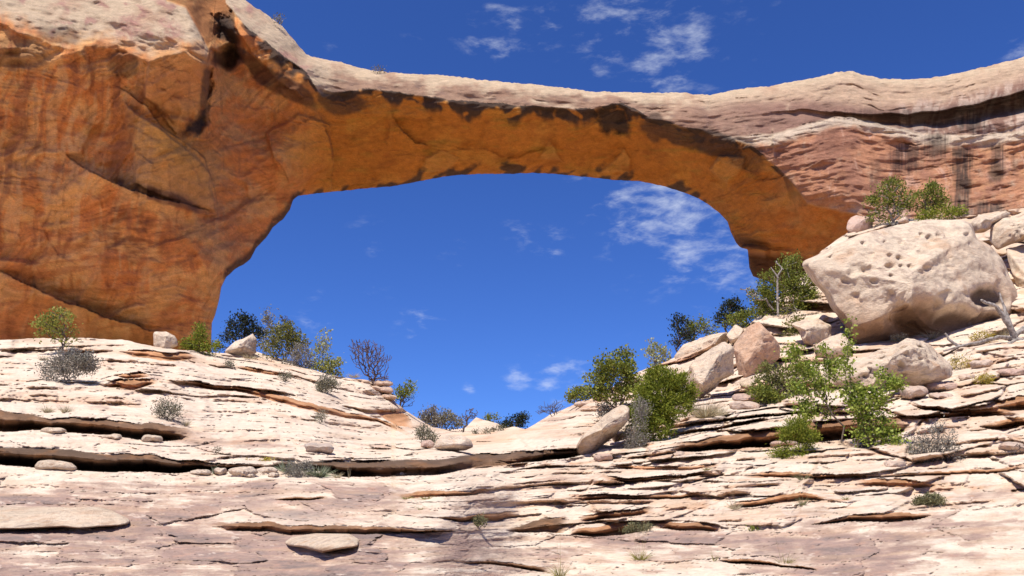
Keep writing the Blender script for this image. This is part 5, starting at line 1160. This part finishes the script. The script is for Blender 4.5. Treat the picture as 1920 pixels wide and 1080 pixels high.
for i, (bx, by, h, w, leaf, n, st, sh, lab) in enumerate([
        (1050, 1082, 34, 28, 'grass', 80, 4, 100, 'yellow-green grass tuft with long stalks at the bottom edge, centre'), (1200, 1050, 26, 34, 'grass', 90, 7, 110, 'wide grass tuft with thin stalks on the grey stained rock'), (1472, 1062, 34, 28, 'grass', 70, 2, 115, 'yellow grass tuft with one tall stalk at the bottom right'), (1505, 900, 24, 24, 'moss', 60, 2, 30, 'small green grass tuft just below the small dark green pinyon'), (1505, 948, 24, 20, 'moss', 60, 2, 30, 'olive grass tuft on the lower right ledges'), (1378, 955, 24, 22, 'straw', 60, 5, 55, 'straw-coloured grass tuft on the right-centre ledges'), (1585, 937, 12, 14, 'grass', 30, 0, 0, 'small pale grass tuft left of the domed cushion plant'), (1325, 882, 12, 14, 'grass', 40, 1, 20, 'little grass tuft in a crack below the big right ledge'), (800, 936, 9, 26, 'grass', 60, 0, 0, 'low grass tuft under the thin central ledge, right one'), (764, 936, 9, 20, 'grass', 50, 0, 0, 'low grass tuft under the thin central ledge, left one'), (790, 956, 10, 16, 'grass', 30, 0, 0, 'small grass tuft in the crack at the end of the wide flat ledge'), (615, 998, 10, 26, 'straw', 50, 0, 0, 'dry grass at the lip of the wide flat ledge'), (1340, 1052, 20, 10, 'grass', 14, 1, 40, 'thin wispy grass right of the wide grass tuft')]):
    tuft('grass_tuft', lab, 'grass tuft', (bx, by), h, w, leaf, n, 90 + i, .45, .7, st, sh)
for i, (bx, by, rx, ry, lab) in enumerate([(1800, 692, 22, 15, 'yellow rabbitbrush right of the long low boulder'), (1842, 638, 22, 9, 'yellow rabbitbrush in the shade of the enormous boulder'), (1845, 716, 16, 7, 'small yellow rabbitbrush among the pink slabs'), (1685, 640, 14, 6, 'yellow grassy clump behind the long low boulder')]):
    plant('rabbitbrush', lab, 'bush', (bx, by), [(bx, by - ry * .7, rx, ry)], 'yellow' if i < 3 else 'straw', 'brown', 900, 3.2, 'needle', 40, .6, seed=110 + i, dY=-.2, gaps=.6)
tuft('grass_tuft', 'pale dry grass at the undercut base of the enormous boulder', 'grass tuft', (1745, 637), 20, 40, 'straw', 200, 120, .45)
tuft('grass_tuft', 'pale dry grass clump behind the driftwood', 'grass tuft', (1880, 634), 26, 24, 'straw', 160, 121, .45)
plant('shrub', 'tiny bush on the skyline of the left shoulder of the arch', 'shrub', (524, 46), [(523, 38, 8, 7)], 'sage', 'brown', 150, 3, 'scale', 14, .5, seed=122, Y=78)
plant('shrub', 'tiny tuft of a bush on top of the span of the arch', 'shrub', (709, 134), [(709, 130, 9, 4)], 'sage', 'brown', 120, 3, 'scale', 12, .4, seed=123, Y=82)
plant('dead_tree', 'grey bare twigs lying at the right edge before the wedge-shaped rock', 'dead tree', (1935, 856), [(1895, 848, 26, 8), (1910, 838, 24, 8)], None, 'dark', 0, 1, 'leaf', 40, 1.0, seed=124, Y=13.6, twig_r=.3)


def log_piece(pts, radii, Y, seed):
    """a weathered branch through photo points (px, py, dY) with radii in px"""
    rs = np.random.RandomState(seed); p = np.array(pts, float); n = (len(p) - 1) * 6 + 1
    u = np.linspace(0, len(p) - 1, n); k = np.arange(len(p))
    x = np.interp(u, k, p[:, 0]) + rs.normal(size=n) * .5; y = np.interp(u, k, p[:, 1]) + rs.normal(size=n) * .5; d = np.interp(u, k, p[:, 2])
    r = np.interp(u, np.linspace(0, len(p) - 1, len(radii)), radii) * rs.uniform(.88, 1.12, n)
    P = at(x, y, Y + d); m = m_per_px(600, Y)
    t = np.gradient(P, axis=0); t /= np.linalg.norm(t, axis=1, keepdims=True)
    uu = np.cross(t, np.array((0.1, 1, .2))); uu /= np.linalg.norm(uu, axis=1, keepdims=True); vv = np.cross(t, uu)
    a = np.arange(9) / 9 * 2 * math.pi; wob = 1 + .16 * np.sin(a * 3 + seed)
    V = P[:, None] + (np.cos(a) * wob)[None, :, None] * uu[:, None] * (r * m)[:, None, None] + (np.sin(a) * wob)[None, :, None] * vv[:, None] * (r * m)[:, None, None]
    i = np.arange(n * 9).reshape(n, 9); j = np.roll(i, -1, 1)
    return V.reshape(-1, 3), np.stack([i[:-1], j[:-1], j[1:], i[1:]], -1).reshape(-1, 4)


def driftwood():
    Y = 31.0; V = []; Q = []; k = 0
    for s, (pts, rad) in enumerate([
            ([(1905, 640, 0), (1893, 612, -.2), (1868, 575, -.4), (1845, 566, -.6), (1838, 563, -.7)], [5.5, 4.5, 3, 1.5]),
            ([(1905, 640, 0), (1890, 600, .2), (1882, 575, .3), (1873, 548, .3)], [5, 4, 2.6, 1.2]),
            ([(1900, 634, 0), (1870, 632, -.4), (1835, 642, -.7), (1805, 648, -.9), (1770, 658, -1.2)], [4, 3.4, 3, 2.2, 1.2]),
            ([(1908, 636, 0), (1880, 652, -.6), (1860, 662, -.9), (1842, 677, -1.2)], [3.6, 3, 2.6, 1.8]),
            ([(1900, 630, 0), (1925, 612, .2), (1950, 596, .4)], [5, 4, 3]),
            ([(1895, 636, 0), (1930, 640, -.2), (1965, 650, -.3)], [6, 5, 4]),
            ([(1800, 650, -.9), (1782, 640, -1.0), (1772, 625, -1.0)], [3, 2.5, 1.5]),
            ([(1900, 650, -.3), (1875, 672, -.9), (1850, 688, -1.2), (1830, 690, -1.4)], [3, 2.5, 2, 1.2]),
            ([(1910, 645, -.3), (1912, 665, -.6), (1895, 672, -.8)], [2.5, 2, 1.2])]):
        v, q = log_piece(pts, rad, Y, 200 + s); V.append(v); Q.append(q + k); k += len(v)
    V = np.concatenate(V); B = np.array((V[:, 0].mean(), V[:, 1].mean(), V[:, 2].min()))
    tag(link('driftwood_snag', mesh_from('driftwood_snag', V - B, np.concatenate(Q)), BM['white'], loc=B), 'fallen bleached snag with forked branches at the right edge, below the enormous boulder', 'dead wood')


driftwood()


# repeats of a kind share a group
GROUPS = {'loose_rock': 'loose stones lying on the ledges', 'boulder': 'boulders on the right slope and skyline', 'rock_slab': 'flat slabs lying on the slickrock', 'rock_block': 'squarish rock blocks', 'juniper_tree': 'junipers on the slickrock slopes', 'dead_tree': 'dead leafless trees and twigs',
          'shrub': 'green and olive shrubs', 'sagebrush': 'grey sage bushes', 'rabbitbrush': 'yellow rabbitbrush clumps', 'grass_tuft': 'grass tufts in the rock cracks', 'cushion_plant': 'low cushion plants', 'yucca': 'yuccas beside the rubble row', 'sapling': 'slender saplings', 'pinyon_tree': 'small pinyon trees'}
for o in list(COL.objects):
    if o.parent is None and 'label' in o.keys():
        k_ = o.name.split('.')[0]
        if k_ in GROUPS: o['group'] = GROUPS[k_]
